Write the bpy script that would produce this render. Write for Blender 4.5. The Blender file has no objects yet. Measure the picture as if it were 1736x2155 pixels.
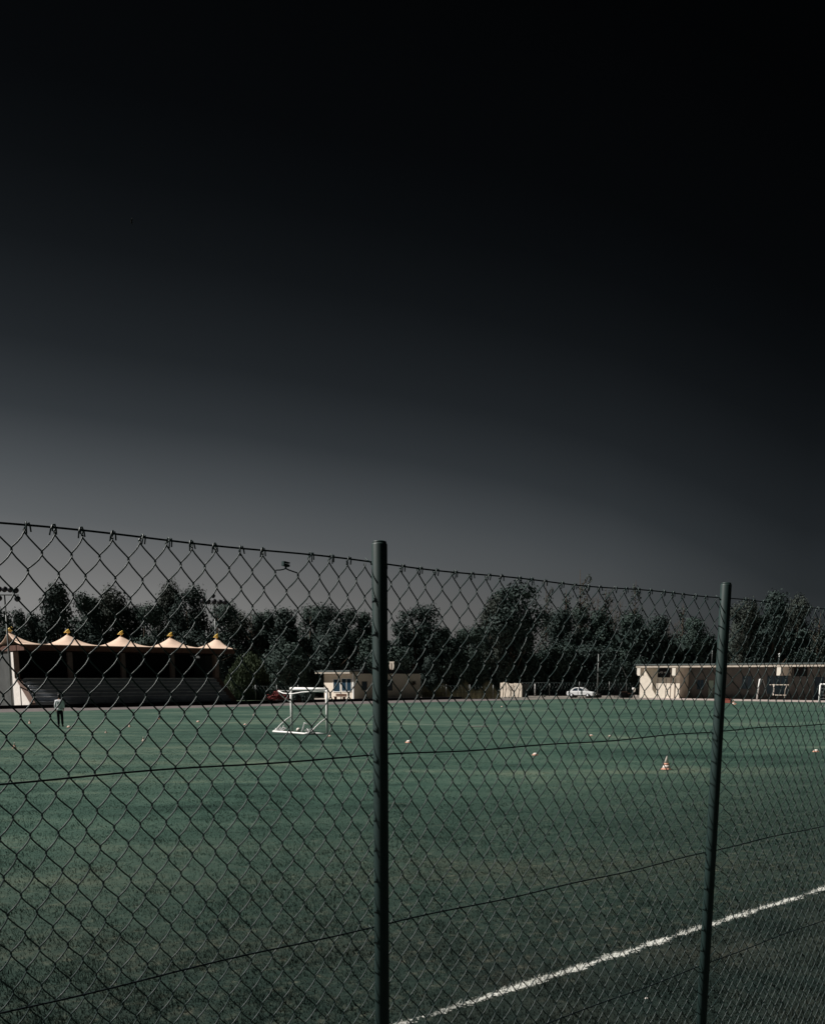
import bpy, bmesh, math, random
import numpy as np
from mathutils import Vector, Matrix
R = math.radians
sc = bpy.context.scene
COL = sc.collection

# ------------------------------------------------------------------ camera
CX, F_, PY, PITCH, EYE = 868.0, 2000.0, 1785.0, R(10.2), 2.8
cam = bpy.data.cameras.new('camera')
cam.sensor_fit = 'HORIZONTAL'; cam.sensor_width = 36
cam.lens = F_ / 1736 * 36
cam.shift_y = (PY - 1077.5) / 1736
cam.clip_start = 0.05; cam.clip_end = 3000
camo = bpy.data.objects.new('camera', cam); COL.objects.link(camo)
camo.location = (0, 0, EYE); camo.rotation_euler = (R(90) - PITCH, 0, 0)
sc.camera = camo

# ------------------------------------------------------------------ sky and sun
SUN_EL, SUN = R(48), Vector((-1.0, 0.04, 0)).normalized()
w = bpy.data.worlds.new('World'); sc.world = w; w.use_nodes = True
nt = w.node_tree; N = nt.nodes; L = nt.links; N.clear()
def nd(tree, typ, **kw):
    n = tree.nodes.new(typ)
    for k, v in kw.items(): setattr(n, k, v)
    return n
def mth(tree, op, a, b=None, c=None, clamp=False):
    n = tree.nodes.new('ShaderNodeMath'); n.operation = op; n.use_clamp = clamp
    for i, x in enumerate((a, b, c)):
        if x is None: continue
        if isinstance(x, (int, float)): n.inputs[i].default_value = x
        else: tree.links.new(x, n.inputs[i])
    return n.outputs[0]
def ramp(tree, fac, stops, interp='LINEAR'):
    n = tree.nodes.new('ShaderNodeValToRGB'); cr = n.color_ramp; cr.interpolation = interp
    while len(cr.elements) > 1: cr.elements.remove(cr.elements[-1])
    for i, (p, c) in enumerate(stops):
        e = cr.elements[0] if i == 0 else cr.elements.new(p)
        e.position = p; e.color = (c[0], c[1], c[2], 1) if len(c) == 3 else c
    if fac is not None: tree.links.new(fac, n.inputs[0])
    return n.outputs[0]
sky = nd(nt, 'ShaderNodeTexSky', sky_type='NISHITA', sun_disc=False)
sky.sun_elevation = SUN_EL; sky.sun_rotation = math.atan2(SUN.x, SUN.y)
sky.dust_density = 3.0; sky.air_density = 1.0
hs = nd(nt, 'ShaderNodeHueSaturation'); hs.inputs['Saturation'].default_value = 0.12
L.new(sky.outputs[0], hs.inputs['Color'])
tc = nd(nt, 'ShaderNodeTexCoord'); sp = nd(nt, 'ShaderNodeSeparateXYZ'); L.new(tc.outputs['Generated'], sp.inputs[0])
el = mth(nt, 'ARCSINE', sp.outputs[2]); az = mth(nt, 'ARCTAN2', sp.outputs[0], sp.outputs[1])
AZR = [(-24, 0), (-10, .8), (0, 2.0), (6, 3.1), (11.5, 4.6), (16.5, 6.8), (21.5, 9.4), (40, 13)]
azf = mth(nt, 'DIVIDE', mth(nt, 'ADD', az, R(24)), R(64), clamp=True)
azc = ramp(nt, azf, [((a + 24) / 64, (v / 16,) * 3) for a, v in AZR])
azc = mth(nt, 'MULTIPLY', azc, R(16))
u = mth(nt, 'DIVIDE', mth(nt, 'ADD', el, azc), R(45), clamp=True)      # hazy horizon glow fading into a deep dark zenith
SKYD = [(0, .38, .62), (2, .345, .62), (4, .262, .62), (6.1, .170, .61), (8.7, .100, .60), (11.2, .066, .60), (14, .032, .57), (17.2, .0158, .55), (21.7, .0067, .52), (25, .0036, .50), (28.2, .0021, .48), (36, .0010, .45), (45, .0008, .42)]
SKYR = [(d / 45, v / n_ / 1.165) for d, v, n_ in SKYD]
def tint(v):
    k = min(1, v / .25)
    return (v * (.80 + .215 * k ** .7), v, v * (1.22 - .235 * k ** .4))
sr = ramp(nt, u, [(p, tint(v)) for p, v in SKYR])
mx = nd(nt, 'ShaderNodeMix', data_type='RGBA', blend_type='MULTIPLY'); mx.inputs['Factor'].default_value = 1
L.new(hs.outputs[0], mx.inputs['A']); L.new(sr, mx.inputs['B'])
bg = nd(nt, 'ShaderNodeBackground'); bg.inputs['Strength'].default_value = 0.15
L.new(mx.outputs['Result'], bg.inputs['Color'])
wo = nd(nt, 'ShaderNodeOutputWorld'); L.new(bg.outputs[0], wo.inputs[0])

sl = bpy.data.lights.new('sun', 'SUN'); sl.energy = 5.0; sl.angle = R(.5); sl.color = (1, .95, .89)
so = bpy.data.objects.new('sun', sl); COL.objects.link(so)
sd = Vector((SUN.x * math.cos(SUN_EL), SUN.y * math.cos(SUN_EL), math.sin(SUN_EL)))
so.rotation_euler = sd.to_track_quat('Z', 'Y').to_euler()
sc.view_settings.view_transform = 'Standard'; sc.view_settings.look = 'None'
sc.view_settings.exposure = 0.22; sc.view_settings.gamma = 1
sc.view_settings.use_curve_mapping = False

# ------------------------------------------------------------------ helpers
FW = Vector((0, math.cos(PITCH), -math.sin(PITCH))); UP = Vector((0, math.sin(PITCH), math.cos(PITCH)))
CAM = Vector((0, 0, EYE))
def ray(x, y): return Vector((1, 0, 0)) * (x - CX) + FW * F_ + UP * (PY - y)
def ground(x, y, z=0.0):
    d = ray(x, y); t = (z - EYE) / d.z; return CAM + d * t
def atY(x, y, Y):
    d = ray(x, y); return CAM + d * (Y / d.y)
def onplane(x, y, p, n):
    d = ray(x, y); return CAM + d * ((p - CAM).dot(n) / d.dot(n))
HZ = F_ * math.cos(PITCH) + (PY - 1425) * math.sin(PITCH)   # forward px at the horizon
def along(p, d, px):       # distance along d from p where the plumb line shows at px on the horizon
    k = (px - CX) / HZ
    return (k * p.y - p.x) / (d.x - k * d.y)
UD = Vector((2252, HZ, 0)).normalized()        # along fence, touchline, grandstand
VD = Vector((-UD.y, UD.x, 0))                  # across the field, away

def mat(name, col, rough=.7, spec=.3, metal=0, noise=None, bump=None, scale=8, coord='Object'):
    m = bpy.data.materials.new(name); m.use_nodes = True
    t = m.node_tree; b = t.nodes['Principled BSDF']
    b.inputs['Base Color'].default_value = (*col, 1); b.inputs['Roughness'].default_value = rough
    b.inputs['Specular IOR Level'].default_value = spec; b.inputs['Metallic'].default_value = metal
    if noise or bump:
        c = nd(t, 'ShaderNodeTexCoord'); n = nd(t, 'ShaderNodeTexNoise'); n.inputs['Scale'].default_value = scale
        n.inputs['Detail'].default_value = 6; n.inputs['Roughness'].default_value = .65
        t.links.new(c.outputs[coord], n.inputs['Vector'])
        if noise:
            lo = [v * (1 - noise) for v in col]; hi = [min(1, v * (1 + noise)) for v in col]
            t.links.new(ramp(t, n.outputs['Fac'], [(.3, lo), (.7, hi)]), b.inputs['Base Color'])
        if bump:
            bp = nd(t, 'ShaderNodeBump'); bp.inputs['Strength'].default_value = bump; bp.inputs['Distance'].default_value = .02
            t.links.new(n.outputs['Fac'], bp.inputs['Height']); t.links.new(bp.outputs[0], b.inputs['Normal'])
    return m

class MB:
    def __init__(s): s.v = []; s.f = []; s.sm = []
    def add(s, vs, fs, smooth=False):
        o = len(s.v); s.v += [tuple(v) for v in vs]; s.f += [tuple(i + o for i in f) for f in fs]; s.sm += [smooth] * len(fs); return s
    def box(s, x0, x1, y0, y1, z0, z1, M=None):
        v = [Vector(p) for p in ((x0,y0,z0),(x1,y0,z0),(x1,y1,z0),(x0,y1,z0),(x0,y0,z1),(x1,y0,z1),(x1,y1,z1),(x0,y1,z1))]
        if M: v = [M @ p for p in v]
        return s.add(v, [(0,3,2,1),(4,5,6,7),(0,1,5,4),(1,2,6,5),(2,3,7,6),(3,0,4,7)])
    def prism(s, poly, a, b, axis='x'):     # poly in the two other axes
        n = len(poly); vs = []
        for t in (a, b):
            for p, q in poly: vs.append((t, p, q) if axis == 'x' else (p, t, q) if axis == 'y' else (p, q, t))
        fs = [tuple(range(n)), tuple(range(2 * n - 1, n - 1, -1))] + [(i, i + n, (i + 1) % n + n, (i + 1) % n) for i in range(n)]
        return s.add(vs, fs)
    def tube(s, pts, r, n=8, caps=True):
        pts = [Vector(p) for p in pts]; m = len(pts); rs = r if isinstance(r, (list, tuple)) else [r] * m
        vs = []; ref = None
        for i, p in enumerate(pts):
            t = (pts[min(i + 1, m - 1)] - pts[max(i - 1, 0)]).normalized()
            if ref is None: ref = Vector((0, 0, 1)) if abs(t.z) < .9 else Vector((1, 0, 0))
            a = t.cross(ref).normalized(); b = a.cross(t).normalized(); ref = b
            for k in range(n):
                q = 2 * math.pi * k / n; vs.append(p + (a * math.cos(q) + b * math.sin(q)) * rs[i])
        fs = [(i*n+k, i*n+(k+1)%n, (i+1)*n+(k+1)%n, (i+1)*n+k) for i in range(m-1) for k in range(n)]
        if caps: fs += [tuple(range(n))[::-1], tuple((m-1)*n+k for k in range(n))]
        return s.add(vs, fs, True)
    def lathe(s, prof, n=20, c=(0, 0, 0)):
        vs = [(c[0] + r * math.cos(2*math.pi*k/n), c[1] + r * math.sin(2*math.pi*k/n), c[2] + z) for r, z in prof for k in range(n)]
        m = len(prof)
        fs = [(i*n+k, i*n+(k+1)%n, (i+1)*n+(k+1)%n, (i+1)*n+k) for i in range(m-1) for k in range(n)]
        fs += [tuple(range(n))[::-1], tuple((m-1)*n+k for k in range(n))]
        return s.add(vs, fs, True)
    def ball(s, c, rx, ry=None, rz=None, n=12):
        ry = ry or rx; rz = rz or rx; m = n // 2 + 1; vs = []
        for i in range(m + 1):
            a = math.pi * i / m
            for k in range(n):
                b = 2 * math.pi * k / n
                vs.append((c[0] + rx*math.sin(a)*math.cos(b), c[1] + ry*math.sin(a)*math.sin(b), c[2] - rz*math.cos(a)))
        return s.add(vs, [(i*n+k, i*n+(k+1)%n, (i+1)*n+(k+1)%n, (i+1)*n+k) for i in range(m) for k in range(n)], True)
    def build(s, name, m, parent=None, bevel=0):
        me = bpy.data.meshes.new(name); me.from_pydata(s.v, [], s.f); me.update()
        me.polygons.foreach_set('use_smooth', s.sm)
        me.materials.append(m)
        o = bpy.data.objects.new(name, me); COL.objects.link(o)
        if parent: o.parent = parent
        bm = bmesh.new(); bm.from_mesh(me); bmesh.ops.recalc_face_normals(bm, faces=bm.faces); bm.to_mesh(me); bm.free()
        if bevel:
            b = o.modifiers.new('bevel', 'BEVEL'); b.width = bevel; b.segments = 2; b.limit_method = 'ANGLE'
        return o
def npmesh(name, verts, faces, m, parent=None, smooth=True):
    verts = np.asarray(verts, np.float32); faces = np.asarray(faces, np.int32); k = faces.shape[1]
    me = bpy.data.meshes.new(name); me.vertices.add(len(verts)); me.vertices.foreach_set('co', verts.ravel())
    me.loops.add(faces.size); me.loops.foreach_set('vertex_index', faces.ravel())
    me.polygons.add(len(faces)); me.polygons.foreach_set('loop_start', np.arange(0, faces.size, k, dtype=np.int32))
    me.polygons.foreach_set('loop_total', np.full(len(faces), k, np.int32))
    me.update(calc_edges=True)
    me.polygons.foreach_set('use_smooth', np.full(len(faces), smooth, bool))
    me.materials.append(m)
    o = bpy.data.objects.new(name, me); COL.objects.link(o)
    if parent: o.parent = parent
    return o
def tag(o, label=None, cat=None, group=None, kind=None):
    if label: o['label'] = label
    if cat: o['category'] = cat
    if group: o['group'] = group
    if kind: o['kind'] = kind
    return o
def thing(name, loc, label, cat, rz=0, group=None):
    o = bpy.data.objects.new(name, None); COL.objects.link(o); o.empty_display_size = .3
    o.location = loc; o.rotation_euler = (0, 0, rz); return tag(o, label, cat, group)
def copy_tree(o, parent=None):
    c = o.copy(); COL.objects.link(c); c.parent = parent
    for ch in list(o.children): copy_tree(ch, c)
    return c
def ang(d): return math.atan2(d.y, d.x)
def text_mesh(name, body, size, m, parent, loc, rot, extrude=.01):
    cu = bpy.data.curves.new(name, 'FONT'); cu.body = body; cu.size = size; cu.extrude = extrude
    cu.align_x = 'CENTER'; cu.align_y = 'CENTER'
    t = bpy.data.objects.new(name, cu); COL.objects.link(t)
    bpy.context.view_layer.update()
    me = bpy.data.meshes.new_from_object(t.evaluated_get(bpy.context.evaluated_depsgraph_get()))
    bpy.data.objects.remove(t); me.materials.clear(); me.materials.append(m)
    o = bpy.data.objects.new(name, me); COL.objects.link(o); o.parent = parent; o.location = loc; o.rotation_euler = rot
    return o

# ------------------------------------------------------------------ materials
M = {}
M['pvc'] = mat('green_wire_coating', (.018, .038, .038), .42, .42)
M['tension'] = mat('dark_tension_wire_coating', (.007, .013, .016), .5, .3)
M['post'] = mat('green_post_paint', (.020, .040, .038), .5, .4, noise=.18, scale=14)
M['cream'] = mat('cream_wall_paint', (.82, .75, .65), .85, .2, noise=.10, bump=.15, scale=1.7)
M['cream2'] = mat('cream_hut_paint', (.76, .68, .58), .85, .2, noise=.08, bump=.15, scale=1.5)
M['white'] = mat('white_paint', (.86, .86, .85), .45, .4, noise=.05, scale=9)
M['tiles'] = mat('canopy_cream_sheet', (.70, .53, .42), .75, .2, noise=.08, scale=2)
M['fascia'] = mat('red_brown_fascia', (.11, .058, .045), .8, .2, noise=.3, scale=3)
M['gold'] = mat('gilded_finial', (.88, .62, .13), .4, .5, noise=.1, scale=9)
M['concrete'] = mat('stand_concrete', (.30, .33, .37), .9, .2, noise=.22, bump=.2, scale=1.3)
M['plank'] = mat('pale_seat_plank', (.66, .68, .70), .8, .2, noise=.3, scale=1.1)
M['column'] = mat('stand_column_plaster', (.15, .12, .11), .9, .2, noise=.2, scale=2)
M['endwall'] = mat('stand_end_wall_plaster', (.24, .17, .145), .9, .2, noise=.15, scale=2.2)  # shade of the front face is put into this darker tone
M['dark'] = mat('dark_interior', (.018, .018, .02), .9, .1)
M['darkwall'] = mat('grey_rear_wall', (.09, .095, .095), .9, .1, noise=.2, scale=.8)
M['glass'] = mat('window_glass', (.02, .045, .07), .12, .5)
M['roofgrey'] = mat('roof_sheet', (.09, .11, .11), .7, .3, noise=.2, scale=3)
M['roofdark'] = mat('roof_dark_edge', (.02, .022, .025), .8, .2)
M['fasc2'] = mat('weathered_fascia', (.58, .52, .45), .85, .2, noise=.3, scale=4)
M['rubber'] = mat('black_kerb_rubber', (.012, .013, .016), .8, .2, noise=.3, scale=2)
M['metal'] = mat('galvanised_pole', (.25, .27, .27), .5, .4, metal=.3)
M['lampblack'] = mat('lamp_housing', (.015, .016, .025), .5, .4)
M['bark'] = mat('bark', (.07, .055, .042), .9, .1, noise=.4, scale=6)
M['orange'] = mat('orange_cone_plastic', (.58, .29, .20), .55, .4, noise=.1, scale=20)
M['cwhite'] = mat('white_cone_band', (.82, .74, .68), .5, .4)
M['red'] = mat('red_plastic', (.26, .075, .055), .6, .3, noise=.15, scale=8)
M['blue'] = mat('dark_blue_door', (.02, .035, .055), .6, .3)
M['greendoor'] = mat('pale_green_door', (.24, .33, .28), .6, .3, noise=.1, scale=4)
M['bench'] = mat('brown_bench_wood', (.12, .07, .05), .8, .2, noise=.3, scale=8)
M['skin'] = mat('skin', (.22, .12, .08), .6, .3)
M['hair'] = mat('black_hair', (.01, .009, .009), .6, .3, noise=.3, scale=60)
M['shirt'] = mat('white_shirt_cloth', (.84, .86, .92), .9, .1, noise=.12, bump=.6, scale=9)
M['trousers'] = mat('black_trouser_cloth', (.012, .013, .018), .9, .1)
M['carpaint'] = mat('white_car_paint', (.88, .90, .92), .25, .5)
M['tyre'] = mat('tyre_rubber', (.015, .015, .016), .85, .2)
M['rim'] = mat('wheel_rim', (.35, .36, .38), .35, .5, metal=.6)
M['net'] = mat('white_goal_net', (.70, .70, .70), .8, .2)
M['bird'] = mat('dark_feathers', (.006, .007, .008), .9, .1)

def leafmat(name, col, var=.35):
    m = bpy.data.materials.new(name); m.use_nodes = True; t = m.node_tree; b = t.nodes['Principled BSDF']
    g = nd(t, 'ShaderNodeNewGeometry'); c = nd(t, 'ShaderNodeTexCoord')
    n = nd(t, 'ShaderNodeTexNoise'); n.inputs['Scale'].default_value = .35; n.inputs['Detail'].default_value = 3
    t.links.new(c.outputs['Object'], n.inputs['Vector'])
    k = mth(t, 'ADD', mth(t, 'MULTIPLY', g.outputs['Random Per Island'], .5), mth(t, 'MULTIPLY', n.outputs['Fac'], .6))
    lo = [v * (1 - var) for v in col]; hi = [v * (1 + var) for v in col]; hi[0] *= 1.12
    t.links.new(ramp(t, k, [(.15, lo), (.95, hi)]), b.inputs['Base Color'])
    b.inputs['Roughness'].default_value = .7; b.inputs['Specular IOR Level'].default_value = .15
    return m
M['leaf_dark'] = leafmat('dark_foliage', (.026, .045, .041), .22)
M['leaf_mid'] = leafmat('mid_foliage', (.035, .060, .052), .22)
M['leaf_olive'] = leafmat('olive_foliage', (.043, .058, .050), .22)
M['leaf_willow'] = leafmat('willow_foliage', (.075, .110, .066))
M['leaf_red'] = leafmat('burgundy_foliage', (.14, .028, .028))
M['reed'] = leafmat('dry_reed', (.20, .20, .12), .4)

# grass: one colour field shared by the soil sheet and the blades, laid out in world metres
LINE_P = ground(868, 2149)
def grass_group():
    g = bpy.data.node_groups.new('turf_colour', 'ShaderNodeTree')
    g.interface.new_socket('Color', in_out='OUTPUT', socket_type='NodeSocketColor')
    g.interface.new_socket('Chalk', in_out='OUTPUT', socket_type='NodeSocketFloat')
    go = g.nodes.new('NodeGroupOutput')
    geo = nd(g, 'ShaderNodeNewGeometry')
    def noi(scale, detail=4, rough=.6, stretch=None):
        n = nd(g, 'ShaderNodeTexNoise'); n.inputs['Scale'].default_value = scale
        n.inputs['Detail'].default_value = detail; n.inputs['Roughness'].default_value = rough
        mp = nd(g, 'ShaderNodeMapping'); mp.inputs['Rotation'].default_value = (0, 0, -ang(UD)); 
        mp.inputs['Scale'].default_value = stretch or (1, 1, 0)
        g.links.new(geo.outputs['Position'], mp.inputs[0]); g.links.new(mp.outputs[0], n.inputs['Vector'])
        return n.outputs['Fac']
    big = noi(.09, 3); med = noi(.55, 5, .65); fine = noi(5.5, 5, .7); strk = noi(.35, 4, .6, (.22, 1.6, 0))
    k = mth(g, 'ADD', mth(g, 'MULTIPLY', big, .30), mth(g, 'MULTIPLY', med, .25))
    k = mth(g, 'ADD', k, mth(g, 'MULTIPLY', fine, .15)); k = mth(g, 'ADD', k, mth(g, 'MULTIPLY', strk, .30))
    base = ramp(g, k, [(.40, (.018, .041, .033)), (.47, (.037, .077, .060)), (.53, (.060, .105, .081)), (.60, (.112, .148, .108))])
    wisp = noi(2.0, 6, .75, (.45, 1.5, 0)); wf = mth(g, 'MULTIPLY', mth(g, 'SUBTRACT', wisp, .585), 6.0, clamp=True)
    mw = nd(g, 'ShaderNodeMix', data_type='RGBA'); g.links.new(mth(g, 'MULTIPLY', wf, .75), mw.inputs['Factor']); g.links.new(base, mw.inputs['A'])
    mw.inputs['B'].default_value = (.15, .155, .115, 1); base = mw.outputs['Result']
    # vignette darkness painted into the turf colour towards the touchline, with brown flecks
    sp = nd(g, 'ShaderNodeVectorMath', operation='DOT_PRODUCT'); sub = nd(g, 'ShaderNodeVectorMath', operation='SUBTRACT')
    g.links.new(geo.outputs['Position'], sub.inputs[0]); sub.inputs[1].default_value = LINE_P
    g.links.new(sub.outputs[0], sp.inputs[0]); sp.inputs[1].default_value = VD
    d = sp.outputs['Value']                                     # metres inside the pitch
    vign_dark = mth(g, 'SUBTRACT', 1.0, mth(g, 'DIVIDE', mth(g, 'ADD', d, 0.0), 12.5), clamp=True)
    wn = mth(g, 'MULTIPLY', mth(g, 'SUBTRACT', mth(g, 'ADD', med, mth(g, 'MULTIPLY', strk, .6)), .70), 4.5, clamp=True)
    vign_dark2 = mth(g, 'MULTIPLY', vign_dark, mth(g, 'ADD', .80, mth(g, 'MULTIPLY', wn, .20)))
    mxx = nd(g, 'ShaderNodeMix', data_type='RGBA'); g.links.new(vign_dark2, mxx.inputs['Factor'])
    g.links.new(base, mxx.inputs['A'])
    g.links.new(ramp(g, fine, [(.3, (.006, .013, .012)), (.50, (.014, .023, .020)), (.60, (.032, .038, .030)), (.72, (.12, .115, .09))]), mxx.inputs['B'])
    outm = mth(g, 'MULTIPLY', mth(g, 'SUBTRACT', mth(g, 'MULTIPLY', med, .8), d), 1.4, clamp=True)   # vignette darkness painted into the turf outside the line too
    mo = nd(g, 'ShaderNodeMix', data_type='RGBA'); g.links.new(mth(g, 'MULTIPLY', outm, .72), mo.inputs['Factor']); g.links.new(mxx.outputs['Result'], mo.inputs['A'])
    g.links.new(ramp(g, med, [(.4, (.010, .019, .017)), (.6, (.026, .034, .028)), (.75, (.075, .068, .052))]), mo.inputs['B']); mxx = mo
    # chalk touchline with ragged edges
    ad = mth(g, 'ABSOLUTE', mth(g, 'ADD', d, mth(g, 'MULTIPLY', mth(g, 'SUBTRACT', med, .5), .10)))
    f2 = noi(26, 3, .7); f3 = noi(2.2, 3, .6)
    hw = mth(g, 'ADD', -.05, mth(g, 'MULTIPLY', f3, .25))
    edge = mth(g, 'SUBTRACT', mth(g, 'DIVIDE', mth(g, 'SUBTRACT', hw, ad), .035), mth(g, 'MULTIPLY', mth(g, 'SUBTRACT', f2, .40), 8.0))
    chalk = mth(g, 'MULTIPLY', edge, 1.0, clamp=True)
    mx2 = nd(g, 'ShaderNodeMix', data_type='RGBA'); g.links.new(chalk, mx2.inputs['Factor'])
    g.links.new(mxx.outputs['Result'], mx2.inputs['A']); mx2.inputs['B'].default_value = (.64, .65, .61, 1)
    g.links.new(mx2.outputs['Result'], go.inputs['Color']); g.links.new(chalk, go.inputs['Chalk'])
    return g
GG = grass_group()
def turf_mat(name, gain, blade):
    m = bpy.data.materials.new(name); m.use_nodes = True; t = m.node_tree; b = t.nodes['Principled BSDF']
    gn = nd(t, 'ShaderNodeGroup'); gn.node_tree = GG
    b.inputs['Roughness'].default_value = .85; b.inputs['Specular IOR Level'].default_value = .12
    if blade:
        ge = nd(t, 'ShaderNodeNewGeometry'); v = mth(t, 'ADD', .65 * gain, mth(t, 'MULTIPLY', ge.outputs['Random Per Island'], .8 * gain))
        vm = nd(t, 'ShaderNodeVectorMath', operation='SCALE'); t.links.new(gn.outputs[0], vm.inputs[0]); t.links.new(v, vm.inputs['Scale'])
        t.links.new(vm.outputs[0], b.inputs['Base Color'])
    else:
        t.links.new(gn.outputs[0], b.inputs['Base Color'])
        n = nd(t, 'ShaderNodeTexNoise'); n.inputs['Scale'].default_value = 3.0; n.inputs['Detail'].default_value = 8; n.inputs['Roughness'].default_value = .75
        c = nd(t, 'ShaderNodeTexCoord'); t.links.new(c.outputs['Object'], n.inputs['Vector'])
        bp = nd(t, 'ShaderNodeBump'); bp.inputs['Strength'].default_value = .55; bp.inputs['Distance'].default_value = .12
        t.links.new(n.outputs['Fac'], bp.inputs['Height']); t.links.new(bp.outputs[0], b.inputs['Normal'])
    return m
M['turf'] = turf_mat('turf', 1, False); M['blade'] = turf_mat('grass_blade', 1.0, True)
M['dirt'] = mat('gravel_ground', (.16, .15, .135), .95, .1, noise=.45, bump=.4, scale=.9)
M['track'] = mat('running_track', (.14, .125, .125), .9, .1, noise=.2, scale=1.5)
M['pad'] = mat('concrete_apron', (.36, .31, .29), .9, .15, noise=.22, scale=1.2)
M['pale'] = mat('pale_gravel', (.34, .31, .28), .95, .1, noise=.35, scale=.7)
M['rough'] = mat('rough_grass', (.05, .075, .045), .95, .1, noise=.4, scale=.6)
M['faint'] = mat('faded_line_paint', (.16, .20, .17), .9, .1, noise=.4, scale=3)
M['chalkw'] = mat('white_board_strip', (.60, .58, .54), .7, .2)

# ------------------------------------------------------------------ ground sheets
def sheet(name, pts, z, m):
    b = MB(); b.add([(p.x, p.y, z) for p in pts], [tuple(range(len(pts)))]); return tag(b.build(name, m), kind='structure')
def V2(x, y): return Vector((x, y, 0))
sheet('ground', [V2(-900, -300), V2(900, -300), V2(900, 1500), V2(-900, 1500)], -.012, M['dirt'])
GE = ground(62, 1498.3)                     # a point of the grass edge on the far side
KB = ground(62, 1491.2)                     # kerb foot
WD = Vector((.76, -.65, 0)).normalized()    # direction of the building on the right
BP = ground(1380, 1469.6)                   # foot of its projecting room
PADF = ground(1380, 1473.0)
def meet(p, d, q, e):
    den = d.x * e.y - d.y * e.x; t = ((q.x - p.x) * e.y - (q.y - p.y) * e.x) / den; return p + d * t
corner = meet(GE, UD, PADF, WD)
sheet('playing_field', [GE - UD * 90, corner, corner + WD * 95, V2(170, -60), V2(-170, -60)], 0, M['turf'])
kc = GE + (KB - GE); kin = KB
off = (KB - GE).dot(VD)
sheet('running_track', [GE - UD * 90, GE - UD * 90 + VD * off, GE + UD * 62 + VD * off, GE + UD * 62], -.006, M['track'])
sheet('concrete_apron', [PADF - WD * 4, PADF + WD * 60, PADF + WD * 60 + UD * 9, PADF - WD * 4 + UD * 9], .02, M['pad'])
# strips seen beyond the kerb
a = ground(500, 1471.5); b_ = ground(680, 1470)
sheet('gravel_path', [ground(478, 1470), ground(700, 1476), ground(700, 1467.5), ground(478, 1464)], -.004, M['pale'])
sheet('gravel_path', [ground(885, 1471.5), ground(1060, 1469.5), ground(1060, 1464.0), ground(885, 1465.0)], -.004, M['pale'])
sheet('dirt_road', [ground(1094, 1466), ground(1340, 1466), ground(1340, 1456), ground(1094, 1456)], -.004, M['pale'])
sheet('rough_grass', [ground(478, 1480), ground(560, 1479), ground(560, 1471.2), ground(478, 1471.2)], -.004, M['rough'])
# kerb: a low black barrier along the far side
b = MB(); p0 = KB - UD * 60; p1 = KB + UD * 58
M4 = Matrix.Translation(p0) @ Matrix.Rotation(ang(UD), 4, 'Z'); LK = (p1 - p0).length
k = MB(); k.box(0, LK, 0, .35, 0, .30, M4)
tag(k.build('kerb', M['rubber'], bevel=.02), 'low black barrier running along the far edge of the field', 'kerb')
# faded markings on the field
def stripe(x0, y0, x1, y1, wid, name, m, z=.004):
    p, q = ground(x0, y0), ground(x1, y1); d = (q - p).normalized(); n = Vector((-d.y, d.x, 0)) * wid / 2
    return sheet(name, [p - n, q - n, q + n, p + n], z, m)
stripe(817, 1521.5, 905, 1525.5, .25, 'pitch_marking', M['faint'])
stripe(905, 1525.5, 999, 1528.8, .18, 'pitch_marking', M['faint'])
stripe(1424, 1530.0, 1437, 1530.0, .25, 'pitch_marking', M['faint'])

# ------------------------------------------------------------------ near grass blades (stuff)
rng = np.random.default_rng(4)
def blades():
    n = 560000
    y = 6.8 + 50 * rng.random(n) ** 2.1
    x = (rng.random(n) - .5) * 2 * (y * .455 + 2.6)
    # clumpiness
    cl = np.sin(x * 3.1 + np.sin(y * 2.3) * 2) * np.sin(y * 2.7 + np.sin(x * 1.9) * 2)
    keep = rng.random(n) < (.72 + .28 * cl); x = x[keep]; y = y[keep]; cl = cl[keep]; n = len(x)
    h = (.018 + .030 * rng.random(n) ** 1.3) * (1 + .35 * cl) * np.clip(1.05 - (y - 7) * .018, .3, 1.1); wd = (.0028 + .002 * rng.random(n)) * (1 + (y - 7) * .05)
    a = rng.random(n) * 6.283; lean = h * (.2 + .8 * rng.random(n)); la = rng.random(n) * 6.283
    ca, sa = np.cos(a) * wd, np.sin(a) * wd
    v = np.zeros((n, 3, 3)); v[:, 0] = np.stack([x - ca, y - sa, np.full(n, -.002)], 1); v[:, 1] = np.stack([x + ca, y + sa, np.full(n, -.002)], 1)
    v[:, 2] = np.stack([x + np.cos(la) * lean, y + np.sin(la) * lean, h], 1)
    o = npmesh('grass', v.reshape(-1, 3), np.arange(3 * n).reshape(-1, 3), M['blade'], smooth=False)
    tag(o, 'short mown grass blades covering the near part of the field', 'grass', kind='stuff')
blades()

# ------------------------------------------------------------------ chain link fence
SC = .767 * 8005 / 1.0
def fence_pt(x):           # plumb line of the fence plane shown at px x on the horizon
    t = 1 / (2252 - (x - CX)); Y = t * SC; return Vector(((x - CX) * Y / HZ, Y, 0))
F0 = fence_pt(800)
def fs(x): return (fence_pt(x) - F0).dot(UD)
def fz(x, y): return onplane(x, y, F0, VD).z
ZT = (fz(785, 1188) + fz(1505, 1257) + fz(20, 1106)) / 3
Z1 = (fz(785, 1583) + fz(1490, 1548)) / 2
Z2 = (fz(785, 1950) + fz(1480, 1797)) / 2
Z3 = fz(1480, 2030)
DH = .0850
known = [8,72,134,190,251,307,361,413,461,511,558,605,653,695,733,769,806,843,879,913,951,987,1021,1050,1084,1109,1140,1173,1200,1226,1253,1283,1306,1332,1357,1384,1404,1426,1450,1473,1495,1521,1555,1573,1592]
s_top = [fs(x) for x in known]
random.seed(3)
while s_top[-1] < 3.9: s_top.append(s_top[-1] + .071 * random.uniform(.93, 1.07))
left = []
s = s_top[0]
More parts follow.
